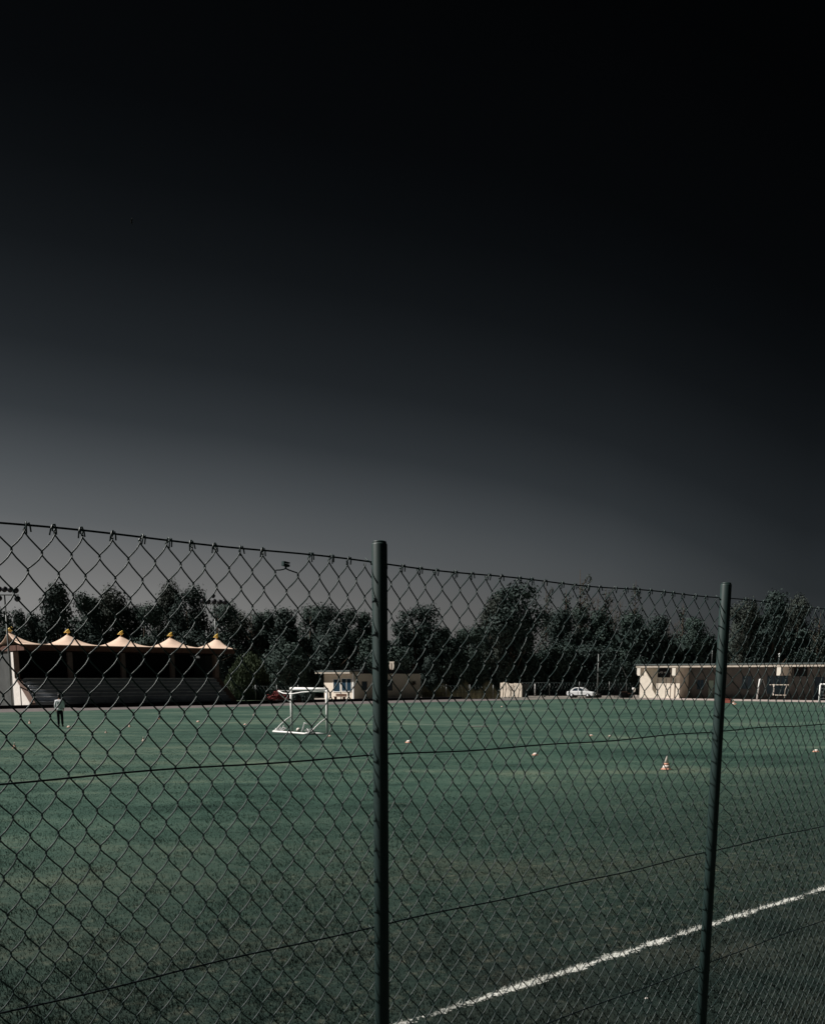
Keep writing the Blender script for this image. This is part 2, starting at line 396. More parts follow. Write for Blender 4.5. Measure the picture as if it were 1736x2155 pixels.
while s > -1.9: s -= .062 * random.uniform(.95, 1.05); left.append(s)
s_top = left[::-1] + s_top
ibroken = min(range(len(s_top)), key=lambda i: abs(s_top[i] - fs(605)))
cols = []
for i in range(len(s_top) - 1): cols += [s_top[i], (s_top[i] + s_top[i + 1]) / 2]
cols.append(s_top[-1]); cols = np.array(cols)
NR = int(ZT / (DH / 2)) - 1
jit = rng.normal(0, 1, (len(cols), NR + 1, 2)) * .0008
fence = thing('chain_link_fence', F0, 'green coated chain link fence across the foreground with round posts', 'fence', ang(UD))
def sag(s, j): return .004 * math.sin(s * 2.1 + j * .13) + .003 * math.sin(s * 5.3 + 1)
def knot(c, j):
    z = ZT - .004 - j * DH / 2 * (1 + .02 * math.sin(cols[c] * .9)) + jit[c, j, 1]
    if j == 0 and c == 2 * ibroken: z -= .026
    dx = jit[c, j, 0] + .0035 * math.sin(j * .31 + c * .05)
    return cols[c] + (dx if j else 0), z
V = []; Fc = []; NS = 6; RW = .0017; base_i = 0
for i in range(len(cols) - 1):
    path = []
    for j in range(NR + 1):
        c = i if (i + j) % 2 == 0 else i + 1
        kx, kz = knot(c, j); side = 1 if c == i + 1 else -1       # side of the wire this knot is on
        ey = .0022 * side
        over = side * .0012
        e = .0046
        if j > 0: path.append((kx + over * .4 - side * .0012, ey * 1.2, kz + e))
        path.append((kx + over, 0 if j else 0, kz))
        if j < NR: path.append((kx + over * .4 - side * .0012, -ey * 1.2, kz - e))
        if j < NR:                                                # slight bow of the straight run
            c2 = i if c == i + 1 else i + 1
            nx, nz = knot(c2, j + 1)
            going_right = c2 > c
            bow = .0011
            for q in (.33, .66):
                px_ = kx + (nx - kx) * q; pz_ = kz - e + (nz + e - kz + e) * q
                if going_right: path.append((px_ - bow * .8, -ey * 1.2 * (1 - 2 * q * .2), pz_ - bow * .6))
                else: path.append((px_ + bow * 1.5, -ey * 1.2, pz_ - bow * 1.1))
    P = np.array(path); P[:, 1] += .004 * np.sin(P[:, 0] * 3 + P[:, 2] * 2)
    T = np.gradient(P, axis=0); T /= np.linalg.norm(T, axis=1)[:, None]
    Nn = np.array([0, 1.0, 0]) - T * T[:, 1:2]; Nn /= np.linalg.norm(Nn, axis=1)[:, None]
    B = np.cross(T, Nn)
    a = np.arange(NS) * 2 * np.pi / NS
    ring = P[:, None, :] + RW * (np.cos(a)[None, :, None] * Nn[:, None, :] + np.sin(a)[None, :, None] * B[:, None, :])
    m_ = len(P); V.append(ring.reshape(-1, 3))
    ii = (np.arange(m_ - 1)[:, None] * NS + np.arange(NS)[None, :]); jj = (np.arange(m_ - 1)[:, None] * NS + (np.arange(NS) + 1)[None, :] % NS)
    Fc.append((np.stack([ii, jj, jj + NS, ii + NS], -1).reshape(-1, 4)) + base_i); base_i += m_ * NS
npmesh('wire_mesh', np.concatenate(V), np.concatenate(Fc), M['pvc'], fence)
smin, smax = float(cols[0]), float(cols[-1])
def tension(z, extra):
    pts = []; n = 120
    for i in range(n + 1):
        s_ = smin + (smax - smin) * i / n
        pts.append((s_, -.0065 + extra, z + .0035 * math.sin(s_ * 2.6 + z) + .0022 * math.sin(s_ * 9 + z * 3)))
    MB().tube(pts, .0023, 6).build('tension_wire', M['tension'], fence)
for z in (ZT, Z1, Z2, Z3, .62, .08): tension(z, 0 if z == ZT else 0)
PO = F0 - VD * .0315
q1, q2 = along(PO, UD, 800), along(PO, UD, 1517)
s_posts = [q1 - 1.87, q1, q2, q2 + 1.85]
HP = onplane(800, 1143, PO, VD).z
def postz(i): return [HP, HP, onplane(1527, 1229, PO, VD).z, HP + .02][i]
for i, s_ in enumerate(s_posts):
    r = .0208
    p = MB().lathe([(r * .9, postz(i)), (r, postz(i) - .004), (r, 0)][::-1] , 28, (s_, -.0315, 0)).build('post', M['post'], fence)
    MB().lathe([(r * .9, 0), (r * .86, .004), (r * .5, .006), (.001, .0065)], 24, (s_, -.0315, postz(i))).build('post_cap', M['post'], p)
    for z in (ZT - .002, Z1, Z2, Z3, .62):
        q = MB(); pts = [(s_ + (r + .002) * math.cos(a_), -.0315 + (r + .002) * math.sin(a_), z + .004 * math.sin(a_ * 2)) for a_ in np.linspace(.35, math.pi - .35 + math.pi * 0, 10)]
        pts = [(s_ - .027, -.006, z + .012)] + pts[::-1] + [(s_ + .027, -.006, z)]
        q.tube(pts, .0016, 6).build('wire_clip', M['pvc'], fence)
# little ties that hang the mesh on the top wire
TS = 1.05
tie = MB()
tie.tube([(-.0055, -.012, -.017), (-.0048, -.013, -.006), (-.0022, -.012, .0042), (.0012, -.006, .0062), (.0028, -.001, .001), (.001, .001, -.007), (-.0025, -.004, -.006), (-.001, -.012, .001), (.0026, -.0135, .0035), (.0052, -.012, -.003), (.0068, -.010, -.013)], .00165, 6)
tie0 = None
for i, s_ in enumerate(s_top):
    if i == ibroken or any(abs(s_ - sp_) < .03 for sp_ in s_posts): continue
    if tie0 is None: t_ = tie0 = tie.build('wire_tie', M['pvc'], fence)
    else: t_ = tie0.copy(); COL.objects.link(t_); t_.parent = fence
    t_.scale = (TS, TS, TS)
    t_.location = (s_, 0, ZT + .0035 * math.sin(s_ * 2.6 + ZT) + .0022 * math.sin(s_ * 9 + ZT * 3))
    t_.rotation_euler = (0, random.uniform(-.25, .25), random.uniform(-.5, .5))
kx, kz = knot(2 * ibroken, 0)
q = MB(); q.box(-.009, .009, -.008, .002, -.002, .0035, Matrix.Translation((kx, 0, kz + .002)) @ Matrix.Rotation(.12, 4, 'Y')).box(-.009, .009, -.008, .002, .006, .009, Matrix.Translation((kx, 0, kz + .002)) @ Matrix.Rotation(.12, 4, 'Y'))
q.box(-.009, -.006, -.008, .002, .0035, .006, Matrix.Translation((kx, 0, kz + .002)) @ Matrix.Rotation(.12, 4, 'Y'))
tag(q.build('broken_clip', M['pvc'], fence), 'broken clip on a sagging mesh point')

# ------------------------------------------------------------------ grandstand
S0 = ground(62, 1490.0)
yw = atY(62, 1490, 88.2)
LS = 22.0
stand = thing('grandstand', S0, 'roofed grandstand with five tented cream peaks and grey concrete steps', 'grandstand', ang(UD))
DT = 3.3
nst = 7
tb = MB(); prof = [(0, 0)]
for i in range(nst):
    y0 = DT * i / nst; z1 = .55 + (2.6 - .55) * i / (nst - 1); prof += [(y0, z1), (y0 + DT / nst, z1)]
prof += [(DT + 5.5, 2.6), (DT + 5.5, 0)]
tb.prism(prof, .55, LS - .55); tb.build('step_tier', M['concrete'], stand)
for i in range(1, nst):                       # seat planks on each step
    y0 = DT * i / nst; z1 = .55 + (2.6 - .55) * i / (nst - 1)
    MB().box(.8, LS - .8, y0 + .02, y0 + .30, z1 + .03, z1 + .10).build('seat_plank', M['plank'], stand)
wallprof = [(-.25, 0), (-.25, .45), (DT - .15, 2.75), (DT - .15, 5.15), (DT + .45, 5.15), (DT + .45, 0)]
for x0, x1 in ((0, .5), (LS - .5, LS)):
    ew = MB().prism(wallprof, x0, x1).build('end_wall', M['endwall'], stand, bevel=.02)
    if x0 == 0: MB().prism([(-.22, 0), (-.22, .43), (DT - .18, 2.72), (DT - .18, 5.1), (DT + .40, 5.1), (DT + .40, 0)], -.03, -.003).build('lit_side_skin', mat('painted_sunlit_end', (.78, .74, .70), .8, .2, noise=.12, scale=3), ew)  # thin pale skin paints the sunlit side of the end wall
MB().box(.5, LS - .5, DT + 5.5, DT + 5.7, 0, 5.4).box(.05, .3, DT + .5, DT + 5.5, 0, 5.3).box(LS - .3, LS - .05, DT + .5, DT + 5.5, 0, 5.3).build('rear_wall', M['darkwall'], stand)  # dark tone stands in for tree shade on the side walls
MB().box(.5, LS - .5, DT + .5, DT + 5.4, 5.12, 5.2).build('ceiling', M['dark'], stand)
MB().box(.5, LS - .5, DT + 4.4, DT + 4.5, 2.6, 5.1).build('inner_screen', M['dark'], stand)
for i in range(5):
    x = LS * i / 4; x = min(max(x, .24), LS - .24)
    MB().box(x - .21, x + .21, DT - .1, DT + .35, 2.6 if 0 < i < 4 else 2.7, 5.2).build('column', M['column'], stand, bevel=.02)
ZE, HPk = 5.70, 1.22
def roofz(x, y):
    dx = abs(x - round(x / (LS / 4)) * LS / 4) / (LS / 8); dy = abs(y - 3.5) / 3.55
    r = min(1, max(dx * .96, dy)) if True else 0
    r = min(1, (dx ** 3.2 + dy ** 3.2) ** (1 / 3.2))
    v = min(1, max(0, 1 - dy)) ** .6
    return ZE + .05 + .14 * v + (HPk - .14) * (1 - r) ** 2.35
cv = MB(); nx, ny = 160, 36; vs = []; fsx = []
for i in range(nx + 1):
    for j in range(ny + 1):
        x = -.25 + (LS + .5) * i / nx; y = -.15 + 7.3 * j / ny; vs.append((x, y, roofz(min(max(x, 0), LS), y)))
for i in range(nx):
    for j in range(ny): fsx.append((i*(ny+1)+j, (i+1)*(ny+1)+j, (i+1)*(ny+1)+j+1, i*(ny+1)+j+1))
cv.add(vs, fsx, True)
can = cv.build('canopy', M['tiles'], stand)
so_ = can.modifiers.new('thick', 'SOLIDIFY'); so_.thickness = .05; so_.offset = -1
MB().box(-.1, LS + .1, .05, .25, 5.22, 5.70).box(-.1, LS + .1, 6.7, 6.9, 5.22, 5.70).box(-.1, .1, .25, 6.7, 5.22, 5.70).box(LS - .1, LS + .1, .25, 6.7, 5.22, 5.70).build('fascia', M['fascia'], stand)
for i in range(5):                            # golden bird-like finials
    x = LS * i / 4; z = ZE + .05 + HPk - .03
    f = MB(); f.tube([(x, 3.5, z - .05), (x, 3.5, z + .14)], .03, 8)
    Y = 3.5
    f.tube([(x - .38, Y, z + .10), (x - .22, Y, z + .17), (x - .05, Y, z + .26), (x + .10, Y, z + .36), (x + .17, Y, z + .44)], [.02, .07, .13, .12, .045], 10)
    f.tube([(x - .10, Y, z + .14), (x + .04, Y, z + .18), (x + .16, Y, z + .24), (x + .2, Y, z + .30)], [.05, .13, .12, .04], 10)
    f.ball((x + .15, Y, z + .45), .075)
    f.build('finial', M['gold'], stand)
# shrink-proof extras: handrail pipe on the front
# ------------------------------------------------------------------ floodlight masts
def lampcan(mb, c, r, d=.35):
    mb.tube([(c[0], c[1] + d * .6, c[2] + .06), (c[0], c[1] + d * .3, c[2] + .03), (c[0], c[1] - d * .5, c[2] - .06)], [r * .55, r * .95, r], 12)
mp = ground(27, 1489); H1 = atY(14, 1253, mp.y).z
mast = thing('floodlight_mast', mp, 'tall floodlight mast with two rows of lamps left of the grandstand', 'floodlight')
MB().tube([(0, 0, 0), (0, 0, H1 * .5), (0, 0, H1)], [.11, .085, .06], 10).build('pole', M['metal'], mast)
MB().box(-1.6, 1.3, -.05, .05, H1 - .02, H1 + .07).build('crossbar', M['metal'], mast)
for dx, dz in ((-1.0, .55), (-.45, .55), (.06, .55), (.58, .52), (1.08, .44), (-.5, -.26), (1.18, -.30)):
    m_ = MB(); lampcan(m_, (dx, 0, dz + H1), .25); m_.build('lamp', M['lampblack'], mast)
mp = atY(454, 1345, 120); mp = Vector((mp.x, mp.y, 0)); H2 = atY(454, 1271, 120).z
mast = thing('floodlight_mast', mp, 'thin floodlight mast with one row of lamps behind the rightmost canopy peak', 'floodlight')
MB().tube([(0, 0, 0), (0, 0, H2 * .5), (0, 0, H2)], [.11, .085, .06], 10).build('pole', M['metal'], mast)
MB().box(-1.45, 1.45, -.05, .05, H2 - .03, H2 + .05).build('crossbar', M['metal'], mast)
for dx, dz in ((-1.35, .35), (-.72, .28), (0, .3), (.66, .22), (1.3, .22), (-.1, .95)):
    m_ = MB(); lampcan(m_, (dx, 0, H2 + dz), (.31 if dz < .9 else .24)); m_.build('lamp', M['lampblack'], mast)

# ------------------------------------------------------------------ hut
h0 = ground(745, 1474.6)
hut = thing('hut', h0, 'low cream hut with flat roof and two windows on its sunny side', 'hut', ang(UD))
LH, DHt, ZR = along(h0, UD, 885), along(h0, VD, 682), 3.45
MB().box(0, LH, 0, DHt, 0, 3.2).build('wall', M['cream2'], hut)
MB().box(-.72, 1.0, -.12, DHt + .9, 3.22, 3.42).build('roof_fascia', M['fasc2'], hut)
MB().box(-.77, 1.0, -.16, DHt + .95, 3.43, 3.58).build('roof_edge', M['roofgrey'], hut)
rf = MB().box(1.01, LH + .5, -.45, DHt + .6, 3.25, 3.66).build('roof', M['roofdark'], hut)
def yy(px): return along(h0, VD, px)
def xx(px): return along(h0, UD, px)
def win(parent, p, plane, a0, a1, z0, z1, panes=1, fm='white'):
    # frame and pane proud of a wall; plane 'x' = wall at x=p facing -x, 'y' = wall at y=p facing -y
    def bx(mb, a, b, c, d, o0, o1):
        return mb.box(p - o1, p - o0, a, b, c, d) if plane == 'x' else mb.box(a, b, p - o1, p - o0, c, d)
    f = MB(); t = .07
    bx(f, a0 - t, a1 + t, z1, z1 + t, -.02, .05); bx(f, a0 - t, a1 + t, z0 - t, z0, -.02, .07)
    bx(f, a0 - t, a0, z0, z1, -.02, .05); bx(f, a1, a1 + t, z0, z1, -.02, .05)
    for i in range(1, panes): c = a0 + (a1 - a0) * i / panes; bx(f, c - .03, c + .03, z0, z1, -.02, .045)
    o = f.build('window', M[fm], parent); g = MB(); bx(g, a0, a1, z0, z1, -.015, .012); g.build('pane', M['glass'], o)
    return o
win(hut, 0, 'x', yy(715.5), yy(702), 1.05, 2.5)
win(hut, 0, 'x', yy(739.5), yy(719.5), 1.12, 2.58, 2)
MB().box(-.05, -.003, yy(717.8) , yy(716.6), 0, 1.0).build('drain_pipe', M['metal'], hut)
MB().box(-.07, .0, -.03, .20, 0, 3.2).build('corner_post', M['white'], hut)
win(hut, 0, 'y', xx(817), xx(824), 1.2, 2.4, 1, 'darkwall'); win(hut, 0, 'y', xx(762), xx(771), 1.3, 2.2, 1, 'darkwall')
# things by the hut
bp_ = h0 - UD * .9 + VD * 1.0
bn = thing('bench', bp_, 'dark brown wooden bench against the sunny wall of the hut', 'bench', ang(UD))
for y in (0, 1.7): MB().box(0, .38, y, y + .07, 0, .40).build('leg', M['bench'], bn)
MB().box(-.02, .42, -.15, 1.95, .41, .46).build('seat', M['bench'], bn); MB().box(.42, .47, -.15, 1.95, .48, .78).build('backrest', M['bench'], bn)

bx_ = h0 + UD * (xx(866)) - VD * .35
sg = thing('rooftop_sign', h0 + VD * 1.2 + UD * along(h0 + VD * 1.2, UD, 824.5) + Vector((0, 0, 3.66)), 'small cream shield shaped board with a dark letter J on the hut roof', 'sign', R(-28))
shield = [(-.36, 1.06), (.40, 1.06), (.33, .93), (.30, .86), (.36, .6), (.33, .32), (.22, .10), (.06, .02), (-.06, .02), (-.22, .10), (-.31, .32), (-.34, .6), (-.27, .86), (-.32, .93)]
MB().prism(shield, -.04, .04, 'y').build('board', M['cream2'], sg)
MB().tube([(0, .06, 0), (0, .06, .8)], .03, 8).build('leg', M['metal'], sg)
text_mesh('lettering', 'J', .95, mat('brown_lettering', (.07, .035, .02), .8), sg, (-.03, -.055, .50), (R(90), 0, 0))

# ------------------------------------------------------------------ building on the right
WN = Vector((-WD.y, WD.x, 0))                  # away from the field
b0 = BP                                        # origin: front left foot of the projecting room
bld = thing('clubhouse', b0, 'long low cream clubhouse with deep overhanging roof on the right', 'building', ang(WD))
def bx2(px, off=0): return along(b0 + WN * off, WD, px)
OV = 1.15                                      # roof edge in front of the projecting room
xL = bx2(1337.5, -OV); xR = bx2(1431, 0); LEN = 42
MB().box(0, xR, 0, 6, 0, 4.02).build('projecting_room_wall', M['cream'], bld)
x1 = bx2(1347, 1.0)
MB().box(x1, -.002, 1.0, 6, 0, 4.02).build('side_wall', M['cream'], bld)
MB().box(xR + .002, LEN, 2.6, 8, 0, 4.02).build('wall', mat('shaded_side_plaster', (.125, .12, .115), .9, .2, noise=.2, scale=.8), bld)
MB().box(xL, LEN + .6, -OV, 8.4, 4.04, 4.32).build('fascia', M['fasc2'], bld)
MB().box(xL - .05, LEN + .65, -OV - .06, 8.5, 4.33, 4.50).build('roof_edge', M['roofgrey'], bld)
for px in (1343.3, 1417.3, 1638, 1775):
    x = bx2(px, -OV + .05); MB().box(x - .25, x + .25, -OV + .04, (0 if px < 1430 else 2.6) - .003, 2.98, 4.035).build('beam', mat('beam_end', (.86, .81, .72), .8, .2) if 'bm' not in M else M['bm'], bld, bevel=.01)
# sign board in the shade above the room
sgx0, sgx1 = bx2(1372), bx2(1410)
sb = MB().box(.15, bx2(1410), -.06, -.003, 2.75, 3.98).build('sign_panel', M['dark'], bld)
text_mesh('lettering', 'OU  OO  41F', .36, M['net'], sb, ((bx2(1379) + bx2(1412)) / 2 - .35, -.08, 3.38), (R(90), 0, 0))
for i, px in enumerate((1384.5, 1402, 1436 - 14, )):   # panel joints
    x = bx2(px); MB().box(x - .035, x + .035, -.02, -.002, 0, 2.6).build('panel_joint', mat('joint_%d' % i, (.12, .10, .09), .8), bld)
x = bx2(1414.5); MB().tube([(x, -.35, 0), (x, -.35, 4.0)], .05, 8).build('rain_pipe', M['bench'], bld)
d = MB().box(bx2(1433, 2.55), bx2(1445, 2.55), 2.54, 2.597, 0, 2.9).build('door', M['blue'], bld)
MB().ball((bx2(1443.5, 2.5), 2.5, 1.1), .05).build('handle', M['metal'], d)
win(bld, 2.6, 'y', bx2(1468, 2.6), bx2(1481.5, 2.6), 1.2, 2.4, 2, 'darkwall')
d = MB().box(bx2(1492.3, 2.55), bx2(1502, 2.55), 2.54, 2.597, 0, 2.35).build('door', M['greendoor'], bld)
MB().ball((bx2(1493.6, 2.5), 2.5, 1.05), .05).build('handle', M['metal'], d)
win(bld, 2.6, 'y', bx2(1563, 2.6), bx2(1582, 2.6), 1.3, 2.9, 2, 'darkwall')
win(bld, 2.6, 'y', bx2(1615, 2.6), bx2(1658, 2.6), .7, 2.9, 3, 'darkwall')
MB().box(bx2(1670, 2.55), bx2(1698, 2.55), 2.52, 2.597, 2.9, 3.95).build('dark_recess', M['dark'], bld)  # flat dark sheet painted in for the recess under the roof
d = MB().box(bx2(1715, 2.55), bx2(1735, 2.55), 2.54, 2.597, 0, 2.8).build('door', M['blue'], bld)
MB().box(bx2(1532, 2.5), bx2(1600, 2.5), 2.2, 2.597, 0, .45).build('plinth', M['darkwall'], bld)
# roof-top pipe
p_ = b0 + WD * bx2(1637, 1) + WN * 1.0
vt = MB().tube([(0, 0, 0), (0, 0, 1.0)], .06, 8).lathe([(.06, 0), (.13, .02), (.13, .12), (.03, .2)], 12, (0, 0, 1.0)).build('roof_vent', M['net'])
vt.location = p_ + Vector((0, 0, 4.5)); tag(vt, 'thin white vent pipe on the clubhouse roof', 'vent pipe')
p_ = atY(1497.5, 1396, 132); vt = MB().tube([(0, 0, 0), (0, 0, 1.9)], .035, 8).tube([(-.25, 0, 1.5), (.25, 0, 1.5)], .02, 6).tube([(-.18, 0, 1.7), (.18, 0, 1.7)], .02, 6).build('antenna', M['metal'])
vt.location = (p_.x, p_.y, 4.5); tag(vt, 'thin dark antenna rod on the clubhouse roof near the right fence post', 'antenna')

# ------------------------------------------------------------------ movable goal in midfield
gA = ground(614.6, 1539.8)
goal = thing('football_goal', gA, 'white portable football goal standing on the grass in midfield', 'goal', ang(-VD))
GW, GH, GD, GR = 3.05, 2.2, 1.15, .07
# local x runs along the mouth, local y = UD side; frame goes back to -y
MB().tube([(0, 0, 0), (0, 0, GH)], GR, 12).build('post', M['white'], goal)
MB().tube([(GW, 0, 0), (GW, 0, GH)], GR, 12).build('post', M['white'], goal)
MB().tube([(-.03, 0, GH), (GW + .03, 0, GH)], GR * 1.15, 12).build('crossbar', M['white'], goal)
for x in (0, GW):
    MB().tube([(x, 0, GH - .12), (x, -.35, GH - .11), (x, -.80, GH - .10)], .032, 8).build('top_arm', M['white'], goal)
    MB().tube([(x, 0, .80), (x, -.35, .62), (x, -.72, .36), (x, -.95, .16), (x, -GD, .05)], .036, 8).build('side_brace', M['white'], goal)
MB().tube([(0, -.78, GH - .1), (0, -.72, GH - .25), (0, -.4, GH - .5), (0, 0, GH - .72)], .022, 8).build('curved_stay', M['white'], goal)
MB().tube([(0, -.80, GH - .10), (GW * .15, -.80, GH - .22), (GW * .4, -.82, GH - .24), (GW * .7, -.82, GH - .14), (GW, -.80, GH - .10)], .03, 8).build('rear_top_rope', M['white'], goal)
MB().tube([(0, -GD, .05), (.12, -GD - .1, .05), (GW * .5, -GD - .02, .05), (GW - .2, -GD - .12, .05), (GW, -GD, .05)], .055, 8).build('ground_bar', M['white'], goal)
MB().tube([(GW, -GD, .05), (GW, -.5, .03), (GW, 0, .02)], .02, 6).build('ground_bar', M['white'], goal)
nb = MB(); random.seed(8)
for cx_ in (0.15, .5, GW - .35, GW - .15):
    for k in range(7):
        a = random.uniform(0, 6.28); pts = [(cx_ + random.uniform(-.16, .16), -GD + .1 + random.uniform(-.1, .35), .03 + .35 * q * random.random()) for q in (0, .5, 1, .6, .1)]
        nb.tube(pts, .014, 5)
nb.tube([(GW - .75, -GD + .1, .05), (GW - .62, -GD + .15, .35), (GW - .60, -GD + .18, .55), (GW - .4, -GD + .3, .48)], .035, 6)
for i in range(9):
    y0 = -.1 - .1 * i; nb.tube([(GW - 1.1 + .06 * i, y0, .02), (GW - .5, y0 - .03, .05), (GW - .05, y0, .02)], .007, 4)
nb.build('net', M['net'], goal)

def small_goal(px0, y0, wpx, hm, label, dirv, wid, depth=.9):
    p = ground(px0, y0); g = thing('football_goal', p, label, 'goal', ang(dirv))
    MB().tube([(0, 0, 0), (0, 0, hm)], .07, 10).build('post', M['white'], g)
    MB().tube([(wid, 0, 0), (wid, 0, hm)], .05, 10).build('post', M['white'], g)
    MB().tube([(-.05, 0, hm), (wid + .05, 0, hm)], .055, 10).build('crossbar', M['white'], g)
    for x in (0, wid): MB().tube([(x, 0, hm - .05), (x, depth * .4, hm - .05), (x, depth, .05)], .025, 6).build('side_brace', M['metal'], g)
    MB().tube([(0, depth, .05), (wid, depth, .05)], .03, 6).build('ground_bar', M['metal'], g)
    n_ = MB()
    for i in range(13):
        x = wid * i / 12; n_.tube([(x, .02, hm - .05), (x, depth * .4, hm - .1), (x, depth, .04)], .005, 3)
    for i in range(7):
        z = hm * (1 - i / 7) - .1; y = depth * (.4 + .6 * i / 7); n_.tube([(0, y, z), (wid, y, z)], .005, 3)
    n_.build('net', M['net'], g)
    return g
gr = small_goal(1722.5, 1489.3, 0, 2.15, 'white framed goal with net cut off by the right edge', Vector((.85, -.52, 0)), 3.0)
p = ground(1592.2, 1474.2)
g2 = thing('football_goal', p, 'thin white goal post with short bar standing before the clubhouse', 'goal', ang(WD))
MB().tube([(0, 0, 0), (.10, 0, 1.3), (.22, 0, 2.55)], .085, 10).build('post', M['white'], g2)
MB().tube([(.22, 0, 2.55), (.5, .25, 2.52)], .035, 8).build('crossbar', M['white'], g2)
MB().tube([(.5, .25, 2.52), (.75, .9, 1.1), (.9, 1.3, .04)], .02, 6).build('side_brace', M['metal'], g2)
p = ground(1620, 1474.5)
g3 = thing('target_frame', p, 'small white rectangular frame propped before a dark clubhouse window', 'frame', ang(WD))
x0 = 0; zt = (1425 - 1441) / 16.5 + EYE
MB().box(-.15, 2.15, -.03, .03, zt, zt + .1).box(.55, 1.9, -.03, .03, .62, .70).build('bar', M['fasc2'], g3)
MB().box(.30, .42, -.035, .035, .62, zt + .12).build('upright', M['cwhite'], g3)
MB().tube([(1.95, 0, zt), (1.75, 0, 1.3), (1.7, 0, .3)], .03, 6).build('upright', M['fasc2'], g3)
for x in (.05, 2.0): MB().tube([(x, .1, 0), (x, .05, zt)], .025, 6).build('leg', M['dark'], g3)

# ------------------------------------------------------------------ cones, markers, ball
def cone(px, py, h, label, kind='cone', tilt=0):
    p = ground(px, py)
    c = thing('traffic_cone' if kind == 'cone' else 'disc_marker', p, label, 'cone' if kind == 'cone' else 'marker', random.uniform(0, 6), group='training cones and markers on the field')
    c.rotation_euler[0] = tilt
    if kind == 'cone':
        r = h * .33
        MB().lathe([(r * 1.22, 0), (r * 1.25, h * .04), (r * 1.0, h * .06), (r * .93, h * .10)], 20).build('base', M['orange'], c)
        MB().lathe([(r * .93, h * .08), (r * .62, h * .36)], 20).build('lower_band', M['cwhite'], c)
        MB().lathe([(r * .66, h * .34), (r * .60, h * .42), (r * .50, h * .48)], 20).build('middle_band', M['orange'], c)
        MB().lathe([(r * .50, h * .48), (r * .14, h * .93), (r * .10, h), (r * .02, h)], 20).build('upper_band', M['cwhite'], c)
    else:
        h *= .68; MB().lathe([(h * 1.35, 0), (h * 1.3, h * .2), (h * 1.0, h * .45)], 18).build('skirt', M['orange'], c)
        MB().lathe([(h * 1.0, h * .45), (h * .8, h * .75), (h * .4, h), (h * .05, h)], 18).build('crown', M['cwhite'], c)
    return c
cone(1402, 1620, .42, 'large orange and white striped cone, the tallest on the field')
cone(31, 1575, .24, 'small red orange cone nearest the left edge of the field')
cone(63, 1523, .27, 'small cone left of the standing person')
cone(145, 1531, .13, 'flat white and orange marker beside the feet of the person', 'disc')
cone(223, 1543, .17, 'small pale cone right of the person, on open grass')
cone(302, 1560, .20, 'pale cone nearest the camera before the grandstand')
cone(335, 1514, .32, 'slim pale cone in front of the grandstand middle')
cone(273, 1530, .22, 'faint pale cone between the person and the grandstand middle')
cone(417, 1520, .13, 'flat orange marker before the right part of the grandstand', 'disc')
cone(516, 1526, .11, 'flat white marker on the grass just left of the goal', 'disc')
cone(534, 1506, .18, 'tiny pale cone near the far edge left of the goal')
cone(860, 1564, .17, 'wide white topped marker just right of the middle fence post', 'disc')
cone(1126, 1590, .13, 'single small orange marker in the middle of the pitch', 'disc')
cone(1717, 1583, .14, 'flat orange marker near the right edge of the photo', 'disc')
cone(694, 1550, .09, 'tiny white marker just right of the goal post', 'disc')
cone(1056, 1488, .12, 'tiny white marker near the far kerb before the shed', 'disc')
cone(1545, 1483, .62, 'orange and white cone leaning beside the red box', tilt=.35)
cone(1244, 1549, .10, 'small white marker, the left one of two below the white car', 'disc')
cone(1283, 1550, .08, 'tiny white marker, the right one of two below the white car', 'disc')
p = ground(628, 1541); bl = MB().ball((0, 0, .11), .11, n=16).build('football', M['cwhite']); bl.location = p
tag(bl, 'white football lying inside the goal', 'ball')
p = ground(1531.5, 1480.0); rb = thing('red_box', p, 'red plastic box on the grass edge before the clubhouse', 'box', ang(WD))
MB().box(-.45, .40, -.25, .25, 0, .40).build('body', M['red'], rb, bevel=.02); MB().box(-.48, .43, -.28, .28, .402, .46).build('lid', M['red'], rb, bevel=.01)
p = ground(1009, 1530.5); st = MB().box(-.5, .5, -.06, .06, .004, .05).build('white_plank', M['chalkw'], None, bevel=.005); st.location = p; st.rotation_euler[2] = .12
tag(st, 'short white plank lying flat on the grass', 'plank')
p = ground(1360, 2111); st = MB().ball((0, 0, .008), .016, .011, .008, n=10).build('pebble', M['cwhite']); st.location = p + Vector((0, 0, .03)); tag(st, 'tiny pale pebble on the grass at the bottom right', 'pebble')

